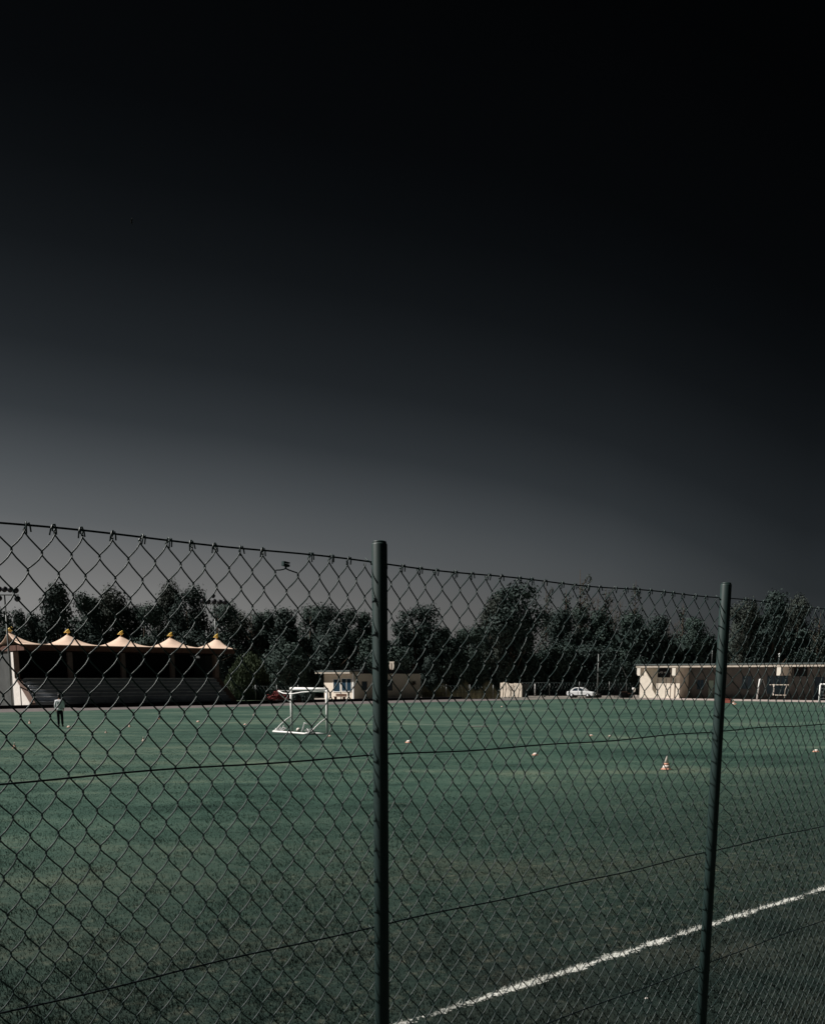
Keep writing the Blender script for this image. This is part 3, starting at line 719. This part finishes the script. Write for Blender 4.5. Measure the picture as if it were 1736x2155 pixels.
# ------------------------------------------------------------------ white car
def car():
    p = ground(1191.5, 1468.8); c = thing('parked_car', p, 'small white car parked side on before the far fence', 'car', R(-28))
    c.scale = (1.13, 1.13, 1.0)
    Lc, W = 3.35, 1.5
    # side profile (x, z), rear at x=0
    body = [(0.05, .35), (0.0, .62), (.06, .86), (.55, .92), (2.35, .90), (2.75, .84), (3.22, .74), (3.33, .60), (3.33, .36), (3.2, .26), (.2, .26)]
    MB().prism(body, 0, W, 'y').build('body', M['carpaint'], c, bevel=.06)
    top = [(.40, .90), (.62, 1.18), (.95, 1.36), (1.35, 1.42), (1.75, 1.39), (2.02, 1.24), (2.38, .92)]
    MB().prism(top, .10, W - .10, 'y').build('roof', M['carpaint'], c, bevel=.05)
    for a in ([(.68, .96), (.86, 1.20), (1.02, 1.30), (1.34, 1.33), (1.34, .96)], [(1.50, .96), (1.50, 1.33), (1.72, 1.31), (1.95, 1.20), (2.18, .98)]):
        MB().prism(a, .075, .115, 'y').prism(a, W - .115, W - .075, 'y').build('side_window', M['glass'], c)
    MB().box(3.25, 3.345, .12, .38, .56, .68).build('headlight', M['glass'], c); MB().box(3.25, 3.345, W - .38, W - .12, .56, .68).build('headlight', M['glass'], c)
    MB().box(.3, 3.05, -.012, .0, .30, .40).build('sill_trim', M['tyre'], c)
    for x in (.68, 2.68):
        for y in (-.02, W - .16):
            w_ = MB().tube([(x, y, .29), (x, y + .18, .29)], .30, 20).build('wheel', M['tyre'], c)
            MB().tube([(x, y - .012, .29), (x, y + .192, .29)], .18, 16).build('rim', M['rim'], w_)
    MB().box(1.42, 1.46, -.01, .0, .45, .90).build('door_gap', M['tyre'], c)
car()
p = ground(1238.0, 1468.4); cr = thing('tyre_stack', p, 'low black tyres lying in front of the white car', 'tyres')
for i, (x, z) in enumerate(((.35, 0), (.95, 0), (1.5, 0), (.35, .26), (.95, .26), (1.5, .26))):
    MB().lathe([(.18, 0), (.31, .02), (.33, .12), (.31, .24), (.18, .25)], 16, (x, 0, z)).build('tyre', M['tyre'], cr)

# ------------------------------------------------------------------ shed, posts and clutter beyond the field
p = ground(1052, 1467.2); sh = thing('shed', p, 'small cream board shed behind bare stems beyond the field', 'shed', R(-36))
tops = [2.0, 2.08, 2.02, 1.9, 1.88, 1.95, 1.92, 1.98]
bw = 3.55 / 8
for i, t in enumerate(tops): MB().box(i * bw + .02, (i + 1) * bw - .02, 0, .05, .02, t).build('board', M['cream2'], sh)
MB().box(0, 3.55, .055, 1.8, 0, 1.8).build('wall', M['darkwall'], sh); MB().box(-.1, 3.6, .06, 1.9, 1.81, 1.87).build('roof', M['roofdark'], sh)
for px, ph, lab in ((1125.3, 1437.5, 'white painted post standing by itself right of the cream shed'),):
    p = ground(px, 1466); h = atY(px, ph, p.y).z
    o = MB().tube([(0, 0, 0), (0, 0, h)], .07, 8).lathe([(.09, 0), (.09, .04), (.02, .08)], 8, (0, 0, h)).build('white_post', M['net']); o.location = p; tag(o, lab, 'post')
p = ground(1129.6, 1457.5); o = MB().lathe([(.10, 0), (.12, .25), (.20, .5), (.16, .62), (.05, .7)], 12).build('white_bollard', M['net']); o.location = p
tag(o, 'short white bollard beside the tall white post', 'bollard')
p = ground(1333, 1468); pw = thing('water_barrel', p, 'white pail on a dark stand at the left end of the clubhouse', 'pail')
MB().lathe([(.12, 0), (.18, .1), (.24, .45), (.24, .62), (.20, .62)], 16, (0, 0, .72)).build('pail', M['net'], pw)
for dx in (-.15, .15): MB().box(dx - .03, dx + .03, -.03, .03, 0, .72).build('leg', M['dark'], pw)
gt = thing('dark_gate', ground(1292, 1468.5), 'dark slatted gate panel left of the clubhouse', 'gate', R(-8))
for i in range(9): MB().box(i * .19, i * .19 + .07, 0, .04, 0, 1.65 - .03 * (i % 3)).build('slat', M['dark'], gt)
MB().box(0, 1.6, .045, .09, .35, .45).box(0, 1.6, .045, .09, 1.25, 1.35).build('rail', M['dark'], gt)
for px, w_, h_, lab in ((1313, .9, .75, 'dark crate nearer the slatted gate'), (1326, .6, .55, 'smaller dark crate beside the pail stand')):
    p = ground(px, 1468.9); c = thing('crate', p, lab, 'crate', R(8))
    MB().box(-w_/2, w_/2, 0, .5, 0, h_).build('box', M['tyre'], c, bevel=.02); MB().box(-w_/2 - .03, w_/2 + .03, -.03, .53, h_ + .002, h_ + .06).build('lid', M['bench'], c)
hb = thing('hanging_basket', h0 + UD * xx(866) - VD * .30 + Vector((0, 0, 2.0)), 'round dark leafy basket hanging on the shaded hut wall', 'plant basket')

# ------------------------------------------------------------------ foliage
def rot_basis(n, rng, up=0.0):
    d = rng.normal(size=(n, 3)); d[:, 2] += up; d /= np.linalg.norm(d, axis=1)[:, None]
    e = rng.normal(size=(n, 3)); e -= d * (e * d).sum(1)[:, None]; e /= np.linalg.norm(e, axis=1)[:, None]
    return d, e
def leaves(cent, size, rng, up=0.2, asp=.6, out=None):
    n = len(cent); nrm, e = rot_basis(n, rng, up)
    if out is not None:                     # leaves of a clump face roughly outwards
        nrm = out * 1.15 + nrm * .62; nrm /= np.linalg.norm(nrm, axis=1)[:, None]
        e = e - nrm * (e * nrm).sum(1)[:, None]; e /= np.linalg.norm(e, axis=1)[:, None]
    f = np.cross(nrm, e)
    s = (size * (.6 + .8 * rng.random(n)))[:, None]
    v = np.stack([cent - e * s, cent - f * s * asp + e * s * .1, cent + e * s, cent + f * s * asp + e * s * .1], 1).reshape(-1, 3)
    return v
def crown_mesh(name, clumps, per, size, m, parent, seed, up=.2, hollow=.55):
    r = np.random.default_rng(seed); pts = []; outs = []
    for cx, cy, cz, rx, rz in clumps:
        n = int(per * rx * rx); d = r.normal(size=(n, 3)); d /= np.linalg.norm(d, axis=1)[:, None]
        q = (hollow + (1 - hollow) * r.random(n) ** .6)[:, None] * (1 + .16 * r.normal(size=(n, 1)))
        p = d * q * np.array([rx, rx, rz]) + np.array([cx, cy, cz]); pts.append(p); outs.append(d)
    P = np.concatenate(pts); O = np.concatenate(outs); kp = P[:, 2] > -9; P = P[kp]
    v = leaves(P, size, r, up, out=O[kp])
    return npmesh(name, v, np.arange(len(v)).reshape(-1, 4), m, parent, smooth=False)
def trunk_mesh(h, r, limbs, parent, seed, m='bark'):
    rd = random.Random(seed); b = MB(); top = h
    b.tube([(0, 0, -.1), (rd.uniform(-.1, .1), 0, h * .3), (rd.uniform(-.3, .3), rd.uniform(-.3, .3), h * .65), (rd.uniform(-.4, .4), rd.uniform(-.4, .4), h)], [r, r * .8, r * .5, r * .15], 8)
    for (a, z0, ln, rise) in limbs:
        dx, dy = math.cos(a), math.sin(a)
        b.tube([(0, 0, z0), (dx * ln * .4, dy * ln * .4, z0 + rise * .35), (dx * ln * .75, dy * ln * .75, z0 + rise * .75), (dx * ln, dy * ln, z0 + rise)], [r * .45, r * .3, r * .16, r * .05], 6)
    return b.build('trunk', M[m], parent)
def proto_round(seed, mleaf, h=10.0, rad=4.0, low=.12, n=26, size=.155, per=230, pointy=0):
    root = thing('tree', (0, 0, 0), 'x', 'tree'); rd = random.Random(seed); cl = []
    for i in range(n):
        z = rd.uniform(low, 1) ; env = math.sin(min(1, (z - low) / (1 - low) + .18) * math.pi * .86) ** .6 * (1 - pointy * z)
        a = rd.uniform(0, 6.28); q = rad * env * rd.uniform(.25, .82)
        rr = rd.uniform(.9, 1.75) * rad / 4
        cl.append((math.cos(a) * q, math.sin(a) * q, z * h * .93 + (rr * .2), rr, rr * rd.uniform(.7, .95)))
    crown_mesh('crown', cl, per, size, M[mleaf], root, seed)
    trunk_mesh(h * .9, .28, [(rd.uniform(0, 6.28), h * rd.uniform(.15, .5), rad * rd.uniform(.5, .9), h * rd.uniform(.15, .35)) for _ in range(7)], root, seed)
    return root
def proto_sparse(seed, mleaf, h=12.0, rad=2.2):
    root = thing('tree', (0, 0, 0), 'x', 'tree'); rd = random.Random(seed); cl = []
    for i in range(26):
        z = rd.uniform(.25, .97); env = 1.05 - .72 * z; a = rd.uniform(0, 6.28); q = rad * env * rd.uniform(.2, 1); rr = rd.uniform(.45, .95)
        cl.append((math.cos(a) * q, math.sin(a) * q, z * h, rr, rr * 1.15))
    crown_mesh('crown', cl, 78, .15, M[mleaf], root, seed, hollow=.2)
    b_ = trunk_mesh(h * 1.03, .16, [(rd.uniform(0, 6.28), h * z, rad * (1.1 - .8 * z) * 1.1, h * rd.uniform(.06, .16)) for z in [.2 + .05 * k for k in range(15)]], root, seed)
    return root
def proto_twigs(seed, h=12.0):
    root = thing('tree', (0, 0, 0), 'x', 'tree'); rd = random.Random(seed); b = MB()
    for k in range(9):
        x, y = rd.uniform(-1.4, 1.4), rd.uniform(-1, 1); t = h * rd.uniform(.75, 1.0)
        b.tube([(x * .3, y * .3, 0), (x * .8, y * .8, t * .5), (x, y, t)], [.09, .05, .012], 5)
        for q in range(12):
            z = t * rd.uniform(.45, .97); a = rd.uniform(0, 6.28); l = rd.uniform(.3, .8)
            b.tube([(x, y, z), (x + math.cos(a) * l * .5, y + math.sin(a) * l * .5, z + l * .6), (x + math.cos(a) * l * .7, y + math.sin(a) * l * .7, z + l * 1.2)], [.022, .014, .006], 4)
    b.build('trunk', M['bark'], root)
    crown_mesh('crown', [(rd.uniform(-1.4, 1.4), rd.uniform(-1, 1), h * rd.uniform(.2, .75), .9, 1.2) for _ in range(16)], 40, .14, M['leaf_olive'], root, seed, hollow=.1)
    return root
def proto_willow(seed, h=8.0, rad=3.2):
    root = thing('tree', (0, 0, 0), 'x', 'tree'); r = np.random.default_rng(seed); P = []
    for k in range(420):
        a = r.random() * 6.283; q = rad * r.random() ** .5; z0 = h * (1 - .45 * (q / rad) ** 2) - r.random() * 1.4; ln = z0 * (.35 + .6 * r.random())
        n = int(ln / .13); t = np.arange(n) * .13
        P.append(np.stack([np.cos(a) * q + .05 * r.normal(size=n) + .1 * np.sin(t), np.sin(a) * q + .05 * r.normal(size=n), z0 - t], 1))
    P = np.concatenate(P); n = len(P); s = .05 + .03 * r.random(n); aa = r.random(n) * 6.283
    ex = np.stack([np.cos(aa) * s, np.sin(aa) * s, np.zeros(n)], 1); dz = np.array([0, 0, .30])
    v = np.stack([P - ex, P - dz, P + ex, P + dz * .6], 1).reshape(-1, 3)
    npmesh('crown', v, np.arange(len(v)).reshape(-1, 4), M['leaf_willow'], root, smooth=False)
    trunk_mesh(h * .85, .22, [(k * 1.05, h * .45, rad * .7, h * .3) for k in range(6)], root, seed)
    return root
PR = {'dark1': proto_round(1, 'leaf_dark'), 'dark2': proto_round(2, 'leaf_dark', pointy=.35, rad=3.4), 'mid1': proto_round(3, 'leaf_mid'), 'mid2': proto_round(4, 'leaf_mid', rad=4.4, n=30),
      'olive': proto_round(5, 'leaf_olive', size=.14), 'low': proto_round(6, 'leaf_mid', h=6, rad=4.2, low=.02, n=24), 'lowd': proto_round(11, 'leaf_dark', h=6, rad=4.4, low=.02, n=26),
      'sparse1': proto_sparse(7, 'leaf_olive'), 'sparse2': proto_sparse(8, 'leaf_mid'), 'twigs': proto_twigs(9), 'willow': proto_willow(10)}
PH = {'dark1': (10.4, 9.4), 'dark2': (10.4, 7.6), 'mid1': (10.4, 9.4), 'mid2': (10.4, 10.2), 'olive': (10.4, 9.4), 'low': (6.4, 10), 'lowd': (6.4, 10.3), 'sparse1': (12.4, 4.6), 'sparse2': (12.4, 4.6), 'twigs': (12.3, 4.2), 'willow': (8.1, 6.5)}
used = set()
def tree(kind, px, ytop, wpx, Y, label, name='tree', group='trees beyond the field', rz=None):
    src = PR[kind]
    if kind in used: o = copy_tree(src)
    else: o = src; used.add(kind)
    Y += 15 if 950 < px < 1345 else 9
    p = atY(px, ytop, Y); hm = p.z; o.location = (p.x, Y, 0)
    sz = hm / PH[kind][0]; sx = (wpx * 1.45 * Y / HZ) / PH[kind][1]
    o.scale = (sx, sx, sz); o.rotation_euler = (0, 0, rz if rz is not None else (px * 1.7) % 6.28)
    o.name = name; tag(o, label, 'tree', group); return o
T = [
 ('mid2', 205, 1262, 90, 134, 'rounded crown filling in behind the second and third canopy peaks'),
 ('dark1', 270, 1275, 80, 133, 'dark crown between the two lighter trees above the grandstand middle'),
 ('mid1', 30, 1300, 60, 125, 'small crown right beside the left floodlight mast'),
 ('dark1', 575, 1296, 70, 146, 'dark crown between the willow and the burgundy bush'),
 ('dark2', 678, 1288, 70, 146, 'dark crown filling the dip above the goal crossbar end'),
 ('dark1', -15, 1284, 85, 112, 'dark round tree at the left edge behind the floodlight mast'),
 ('dark2', 108, 1220, 98, 118, 'tall blackish tree towering above the second canopy peak'),
 ('mid1', 56, 1285, 70, 122, 'lower dark tree between the left mast and the tall blackish tree'),
 ('mid1', 182, 1250, 84, 128, 'grey green loose tree right of the tall blackish one'),
 ('olive', 236, 1243, 86, 132, 'pale crowned tree above the third canopy peak'),
 ('mid2', 300, 1268, 95, 126, 'even topped green tree between third and fourth canopy peaks'),
 ('olive', 352, 1229, 74, 138, 'upright lighter tree rising highest above the fourth canopy peak'),
 ('dark1', 392, 1236, 92, 130, 'dark tall tree left of the thin floodlight mast'),
 ('mid2', 452, 1262, 100, 135, 'broad green tree directly behind the thin floodlight mast'),
 ('olive', 500, 1292, 70, 140, 'sloping green crown just right of the thin floodlight mast'),
 ('mid1', 553, 1284, 72, 142, 'green tree above the pale weeping willow'),
 ('sparse2', 528, 1283, 36, 138, 'feathery narrow tree above the willow where the sky dips'),
 ('dark2', 600, 1276, 78, 140, 'dark green tree above the burgundy bush'),
 ('mid2', 648, 1268, 84, 143, 'bushy tree above the crossbar of the goal'),
 ('dark1', 704, 1275, 84, 138, 'dark rounded tree above the left end of the hut'),
 ('mid1', 754, 1282, 72, 142, 'rounded tree just left of the middle fence post'),
 ('dark1', 872, 1276, 116, 138, 'dark domed tree right of the middle fence post'),
 ('mid1', 932, 1322, 70, 142, 'low green tree beside the sky gap'),
 ('mid2', 990, 1318, 84, 134, 'low bushy tree right of the sky gap'),
 ('dark1', 1078, 1232, 150, 136, 'huge dark domed tree above the cream shed'),
 ('olive', 1035, 1262, 80, 134, 'left shoulder crown of the huge domed tree, slightly paler'),
 ('sparse1', 1152, 1226, 42, 148, 'thin airy tree against the right flank of the domed tree'),
 ('sparse1', 1226, 1198, 58, 150, 'tallest airy tree, poking far above the fence wire'),
 ('sparse2', 1196, 1240, 50, 152, 'airy tree left of the tallest one'),
 ('sparse2', 1276, 1236, 54, 150, 'airy tree right of the tallest one'),
 ('twigs', 1252, 1218, 46, 156, 'bare twiggy stems beside the tallest airy tree'),
 ('twigs', 1300, 1230, 40, 158, 'bare twiggy stems above the white car'),
 ('sparse1', 1336, 1220, 42, 152, 'airy tree with a leaning tuft above the clubhouse left end'),
 ('dark2', 1185, 1278, 82, 146, 'dusky crown between domed tree and tallest airy tree'),
 ('mid1', 1245, 1280, 88, 148, 'dusky crown under the tallest airy tree'),
 ('mid2', 1312, 1288, 92, 147, 'dusky crown above the white car'),
 ('dark2', 1385, 1292, 70, 150, 'small dark crown above the clubhouse sign'),
 ('sparse2', 1440, 1270, 46, 155, 'narrow airy tree left of the right fence post'),
 ('mid1', 1462, 1298, 80, 150, 'rounded crown just left of the right fence post'),
 ('twigs', 1416, 1282, 40, 158, 'bare stems between two small crowns left of the right post'),
 ('olive', 1566, 1268, 82, 145, 'ragged tree just right of the right fence post'),
 ('dark2', 1634, 1239, 78, 143, 'peaked dark tree highest at the right side'),
 ('olive', 1682, 1258, 62, 150, 'ragged tree between the peaked tree and the right edge'),
 ('sparse1', 1726, 1290, 50, 146, 'thin see through tree at the right edge'),
 ('mid1', 1600, 1290, 90, 150, 'rounded crown below the left of the peaked tree'),
 ('mid2', 1716, 1322, 100, 148, 'lower crown in the right corner behind the clubhouse'),
 ('lowd', 20, 1330, 120, 108, 'dark low tree behind the left end of the grandstand'),
 ('low', 600, 1352, 110, 125, 'leafy low tree behind the burgundy bush'),
 ('lowd', 700, 1345, 120, 130, 'dark low tree directly behind the hut roof'),
 ('low', 800, 1345, 110, 132, 'low leafy tree behind the middle fence post'),
 ('lowd', 905, 1388, 58, 120, 'small black tree against the right end of the hut'),
 ('low', 958, 1362, 90, 133, 'pale green low tree right of the hut'),
 ('lowd', 1085, 1350, 120, 139, 'black undergrowth tree right behind the cream shed'),
 ('low', 1175, 1362, 110, 141, 'green low tree left of the white car'),
 ('lowd', 1255, 1365, 110, 141, 'dark low tree behind the white car'),
 ('low', 1325, 1372, 90, 142, 'green low tree at the left end of the clubhouse'),
 ('lowd', 1420, 1355, 120, 152, 'dark low tree above the projecting clubhouse room'),
 ('low', 1545, 1350, 130, 152, 'green low tree above the clubhouse roof behind the right post'),
 ('lowd', 1660, 1345, 130, 150, 'dark low tree above the clubhouse roof at far right'),
 ('lowd', 180, 1345, 130, 122, 'dark low tree behind the second grandstand bay'),
 ('low', 300, 1345, 120, 122, 'low green tree behind the third grandstand bay'),
 ('lowd', 420, 1340, 120, 124, 'dark low tree behind the fourth grandstand bay'),
]
for t in T: tree(*t)
tree('willow', 522, 1368, 62, 114, 'pale weeping willow right of the grandstand', 'willow_tree')
tree('willow', 503, 1392, 44, 110, 'lower weeping willow touching the grandstand end', 'willow_tree')
for k in PR:
    if k not in used:
        for c in list(PR[k].children): bpy.data.objects.remove(c)
        bpy.data.objects.remove(PR[k])
# woodland understory: one far mass behind the trees
def wood():
    r = np.random.default_rng(12); n = 52000; P = np.zeros((n, 3))
    P[:, 0] = r.uniform(-90, 110, n); P[:, 1] = 156 + r.random(n) * 12; top = 8.5 + 1.6 * np.sin(P[:, 0] * .21) + 1.2 * np.sin(P[:, 0] * .53 + 1)
    P[:, 2] = r.random(n) ** .8 * top
    v = leaves(P, .50, r, .1, .8)
    o = npmesh('woodland', v, np.arange(len(v)).reshape(-1, 4), M['leaf_dark'], smooth=False)
    tag(o, 'dark mass of woodland filling the gaps behind the tree row', 'woodland', kind='stuff')
wood()
# bushes
def bush(px0, px1, ytop, ybase, m, label, name='bush', dep=1.0, seed=1, size=.10, per=330):
    pa = ground((px0 + px1) / 2, ybase); wm = (px1 - px0) * pa.y / HZ; hm = max(.4, atY((px0 + px1) / 2, ytop, pa.y).z)
    root = thing(name, pa, label, 'bush'); rd = random.Random(seed); cl = []
    for k in range(int(6 + wm * 3)):
        x = rd.uniform(-.5, .5) * wm * .85; rr = hm * rd.uniform(.25, .36); z = rd.uniform(.25, .72) * hm * (1 - .5 * abs(x / wm * 2) ** 2)
        cl.append((x, rd.uniform(-.5, .5) * dep, z, rr, rr * .9))
    crown_mesh('foliage', cl, per, size, M[m], root, seed, hollow=.4); 
    b = MB()
    for k in range(5): x = rd.uniform(-.3, .3) * wm; b.tube([(x * .6, 0, -.05), (x, 0, hm * .5)], [.05, .02], 6)
    b.build('stem', M['bark'], root); return root
bush(561, 612, 1449, 1478.5, 'leaf_red', 'burgundy leaved bush behind the left side of the goal', seed=2)
bush(612, 650, 1452, 1479, 'leaf_dark', 'black green bush seen through the goal mouth', seed=3)
bush(1140, 1150, 1461, 1467, 'leaf_dark', 'tiny dark bush by the road left of the white car', seed=5, size=.08)
bush(1418, 1424, 1466, 1470, 'leaf_mid', 'x', seed=6) if False else None
crown_mesh('foliage', [(0, 0, 0, .45, .36), (.15, -.05, .1, .3, .25)], 500, .07, M['leaf_dark'], hb, 4, hollow=.2).location = (0, 0, 0)
MB().lathe([(.1, -.22), (.26, -.1), (.3, 0)], 12).build('bowl', M['bench'], hb)
# bare stems before the shed
for k, (px, yt) in enumerate(((1057, 1440), (1064, 1436), (1071, 1441), (1077, 1442), (1084, 1438), (1090, 1441))):
    p = ground(px, 1469.9); rd = random.Random(k); h = atY(px, yt, p.y).z; b = MB(); x = 0; pts = []
    for q in range(6): pts.append((x, 0, h * q / 5)); x += rd.uniform(-.12, .12)
    b.tube(pts, [.055, .05, .045, .035, .03, .02], 6)
    for q in range(3): z = h * rd.uniform(.5, .8); a = rd.choice((-1, 1)) * rd.uniform(.2, .4); b.tube([(pts[3][0], 0, z), (pts[3][0] + a, .1, z + .5)], [.03, .01], 5)
    root = thing('bare_shrub', p, ['first bare stem at the left edge of the cream shed', 'second bare stem from the left before the cream shed', 'third bare stem from the left before the cream shed', 'fourth bare stem from the left before the cream shed', 'fifth bare stem from the left before the cream shed', 'last bare stem at the right edge of the cream shed'][k], 'shrub', 0, 'bare stems before the shed')
    b.build('stem', M['bark'], root)
# reeds (stuff)
def reeds(x0, x1, ybase, Y0, Y1, h, n, seed, label, m='reed'):
    r = np.random.default_rng(seed); Y = r.uniform(Y0, Y1, n); px = r.uniform(x0, x1, n); X = (px - CX) / HZ * Y
    hh = h * (.5 + .6 * r.random(n)) * (.8 + .3 * np.sin(px * .13)); a = r.random(n) * 6.283; w_ = .035
    v = np.stack([np.stack([X - w_, Y, 0 * X], 1), np.stack([X + w_, Y, 0 * X], 1), np.stack([X + np.cos(a) * .18, Y + np.sin(a) * .18, hh], 1)], 1).reshape(-1, 3)
    o = npmesh('tall_grass', v, np.arange(len(v)).reshape(-1, 3), M[m], smooth=False); tag(o, label, 'tall grass', kind='stuff')
reeds(492, 660, 0, 118, 126, 2.0, 5000, 1, 'tall dark reeds behind the far kerb left of the hut', 'leaf_mid')
reeds(889, 1052, 0, 124, 131, 2.1, 4200, 2, 'tall pale dry grass between the hut and the shed')
# far fences
def far_fence(px0, px1, Y, h, label, step=3.0):
    x0 = (px0 - CX) / HZ * Y; x1 = (px1 - CX) / HZ * Y
    root = thing('far_fence', (x0, Y, 0), label, 'fence'); n = int((x1 - x0) / step)
    for i in range(n + 1): MB().tube([(i * step, 0, 0), (i * step, 0, h + .15)], .04, 6).build('post', M['metal'], root)
    b = MB(); k = int((x1 - x0) / .22)
    for i in range(k): b.tube([(i * .22, 0, .02), (i * .22 + .9 if i % 2 else i * .22 - .9, 0, h)], .010, 3)
    for z in (.1, h * .5, h): b.tube([(0, 0, z), (x1 - x0, 0, z)], .014, 4)
    b.build('wire_mesh', M['pvc'], root)
far_fence(492, 660, 117.5, 1.7, 'thin wire fence in front of the reeds left of the hut', 2.6)
far_fence(890, 1050, 123.5, 1.7, 'thin wire fence in front of the pale dry grass', 3.0)
far_fence(1094, 1345, 139, 2.0, 'dark wire fence behind the white car', 4.3)
p = ground(1262, 1467); h = atY(1262, 1376, p.y).z
o = MB().tube([(0, 0, 0), (0, 0, h)], [.07, .05], 8).build('bare_pole', M['metal']); o.location = p + Vector((0, 2, 0)); tag(o, 'thin bare metal pole rising right of the white car', 'pole')
p = ground(1320, 1467); o = thing('bent_lamp', p + Vector((0, 1, 0)), 'thin curved stem sprinkler arching left of the clubhouse', 'stem pipe')
MB().tube([(0, 0, 0), (.05, 0, 1.8), (-.1, 0, 3.0), (-.6, 0, 4.0), (-1.0, 0, 4.3)], .025, 6).build('arm', M['metal'], o)

# ------------------------------------------------------------------ person
def person():
    p = ground(128, 1529.5); H = 1.84; k = H / 1.84
    root = thing('person', p, 'person in white shirt and black trousers seen from behind on the field', 'person', R(8))
    def skin(name, verts, edges, radii, m, parent, root_i=0, sub=2):
        me = bpy.data.meshes.new(name); me.from_pydata(verts, edges, []); me.materials.append(m)
        o = bpy.data.objects.new(name, me); COL.objects.link(o); o.parent = parent
        md = o.modifiers.new('skin', 'SKIN'); md.use_smooth_shade = True
        for i, r in enumerate(radii): me.skin_vertices[0].data[i].radius = (r, r) if not isinstance(r, tuple) else r
        me.skin_vertices[0].data[root_i].use_root = True
        s_ = o.modifiers.new('sub', 'SUBSURF'); s_.levels = sub; s_.render_levels = sub
        return o
    v = [(0, 0, .98), (0, -.01, 1.15), (0, .0, 1.34), (0, .02, 1.47), (0, .05, 1.55), (0, .08, 1.63), (0, .09, 1.72), (0, .08, 1.80)]
    r = [(.15, .11), (.135, .10), (.16, .11), (.12, .08), .055, (.072, .085), (.078, .095), (.05, .06)]
    e = [(i, i + 1) for i in range(7)]
    def chain(pts, rads, start):
        nonlocal v, r, e
        prev = start
        for q, rr in zip(pts, rads): v.append(q); r.append(rr); e.append((prev, len(v) - 1)); prev = len(v) - 1
        return prev
    hands = []
    for s in (-1, 1):
        wr = chain([(.18 * s, .0, 1.46), (.22 * s, -.02, 1.20), (.235 * s, .05, .98), (.235 * s, .07, .92)] if s < 0 else [(.18, .0, 1.46), (.225, -.03, 1.20), (.19, .12, 1.02), (.18, .15, .96)], [.062, .05, .036, (.04, .022)], 3)
        hx, hy, hz = v[wr]
        for f, (dy, ln) in enumerate(((-.03, .075), (-.01, .085), (.012, .08), (.032, .062))):
            chain([(hx, hy + dy, hz - .05), (hx - .004 * s, hy + dy + .006, hz - .05 - ln * .55), (hx - .015 * s, hy + dy + .012, hz - .05 - ln)], [.010, .0085, .007], wr)
        chain([(hx - .012 * s, hy + .045, hz - .02), (hx - .015 * s, hy + .055, hz - .065)], [.011, .008], wr)
        chain([(.09 * s, 0, .88), (.10 * s, .01, .50), (.105 * s, -.01, .12), (.105 * s, -.01, .07), (.115 * s, .14, .035)], [.085, .058, .04, .04, .035], 0)
    body = skin('body', v, e, r, M['skin'], root)
    # face, ears
    fc = MB(); fc.tube([(0, .16, 1.735), (0, .195, 1.70)], [.012, .017], 8).ball((-.078, .085, 1.71), .012, .022, .032).ball((.078, .085, 1.71), .012, .022, .032)
    fc.tube([(-.022, .172, 1.665), (.022, .172, 1.665)], .006, 6); fc.build('face', M['skin'], root)
    ey = MB().ball((-.032, .168, 1.745), .010).ball((.032, .168, 1.745), .010); ey.build('eyes', M['hair'], root)
    MB().ball((0, .065, 1.755), .093, .105, .105, 16).ball((0, .03, 1.69), .082, .07, .08, 14).build('hair', M['hair'], root)
    # shirt: torso and sleeves
    sv = [(0, 0, .90), (0, 0, 1.0), (0, -.01, 1.16), (0, 0, 1.34), (0, .02, 1.47), (0, .04, 1.53)]; sr = [(.20, .14), (.20, .14), (.195, .14), (.225, .15), (.13, .09), .062]
    se = [(i, i + 1) for i in range(5)]
    for s in (-1, 1):
        n = len(sv)
        sv += [(.18 * s, 0, 1.455), (.228 * s, -.02, 1.20), (.237 * s, .045, 1.0)] if s < 0 else [(.18, 0, 1.455), (.233, -.03, 1.20), (.195, .11, 1.05)]
        sr += [.08, .068, .052]; se += [(4, n), (n, n + 1), (n + 1, n + 2)]
    skin('shirt', sv, se, sr, M['shirt'], root, 2)
    tv = [(0, 0, .96), (0, 0, .90)]; tr = [(.165, .115), (.17, .12)]; te = [(0, 1)]
    for s in (-1, 1):
        n = len(tv); tv += [(.095 * s, 0, .80), (.10 * s, .01, .50), (.105 * s, -.01, .08)]; tr += [.10, .08, .068]; te += [(1, n), (n, n + 1), (n + 1, n + 2)]
    skin('trousers', tv, te, tr, M['trousers'], root)
    for s in (-1, 1):
        MB().ball((.108 * s, .05, .045), .05, .14, .05, 14).build('shoe', M['hair'], root)
person()

# ------------------------------------------------------------------ bird
p = atY(277, 464, 62); bd = thing('bird', p, 'tiny dark bird high in the upper left sky', 'bird', 0)
MB().tube([(0, -.03, -.17), (-.01, 0, -.09), (0, 0, 0), (.01, 0, .09), (.015, 0, .17)], [.010, .035, .045, .03, .008], 10).build('body', M['bird'], bd)
wg = MB()
for s in (-1, 1): wg.add([(-.02, 0, .05), (.0, .22 * s, .02), (.01, .34 * s, -.08), (-.01, .18 * s, -.05), (-.03, 0, -.06), (-.012, 0, 0.0), (.006, .2 * s, -.01)], [(0, 1, 6, 5), (5, 6, 3, 4), (1, 2, 3, 6)])
wo_ = wg.build('wings', M['bird'], bd); so_ = wo_.modifiers.new('t', 'SOLIDIFY'); so_.thickness = .01
bd.rotation_euler = (0, R(8), R(8))
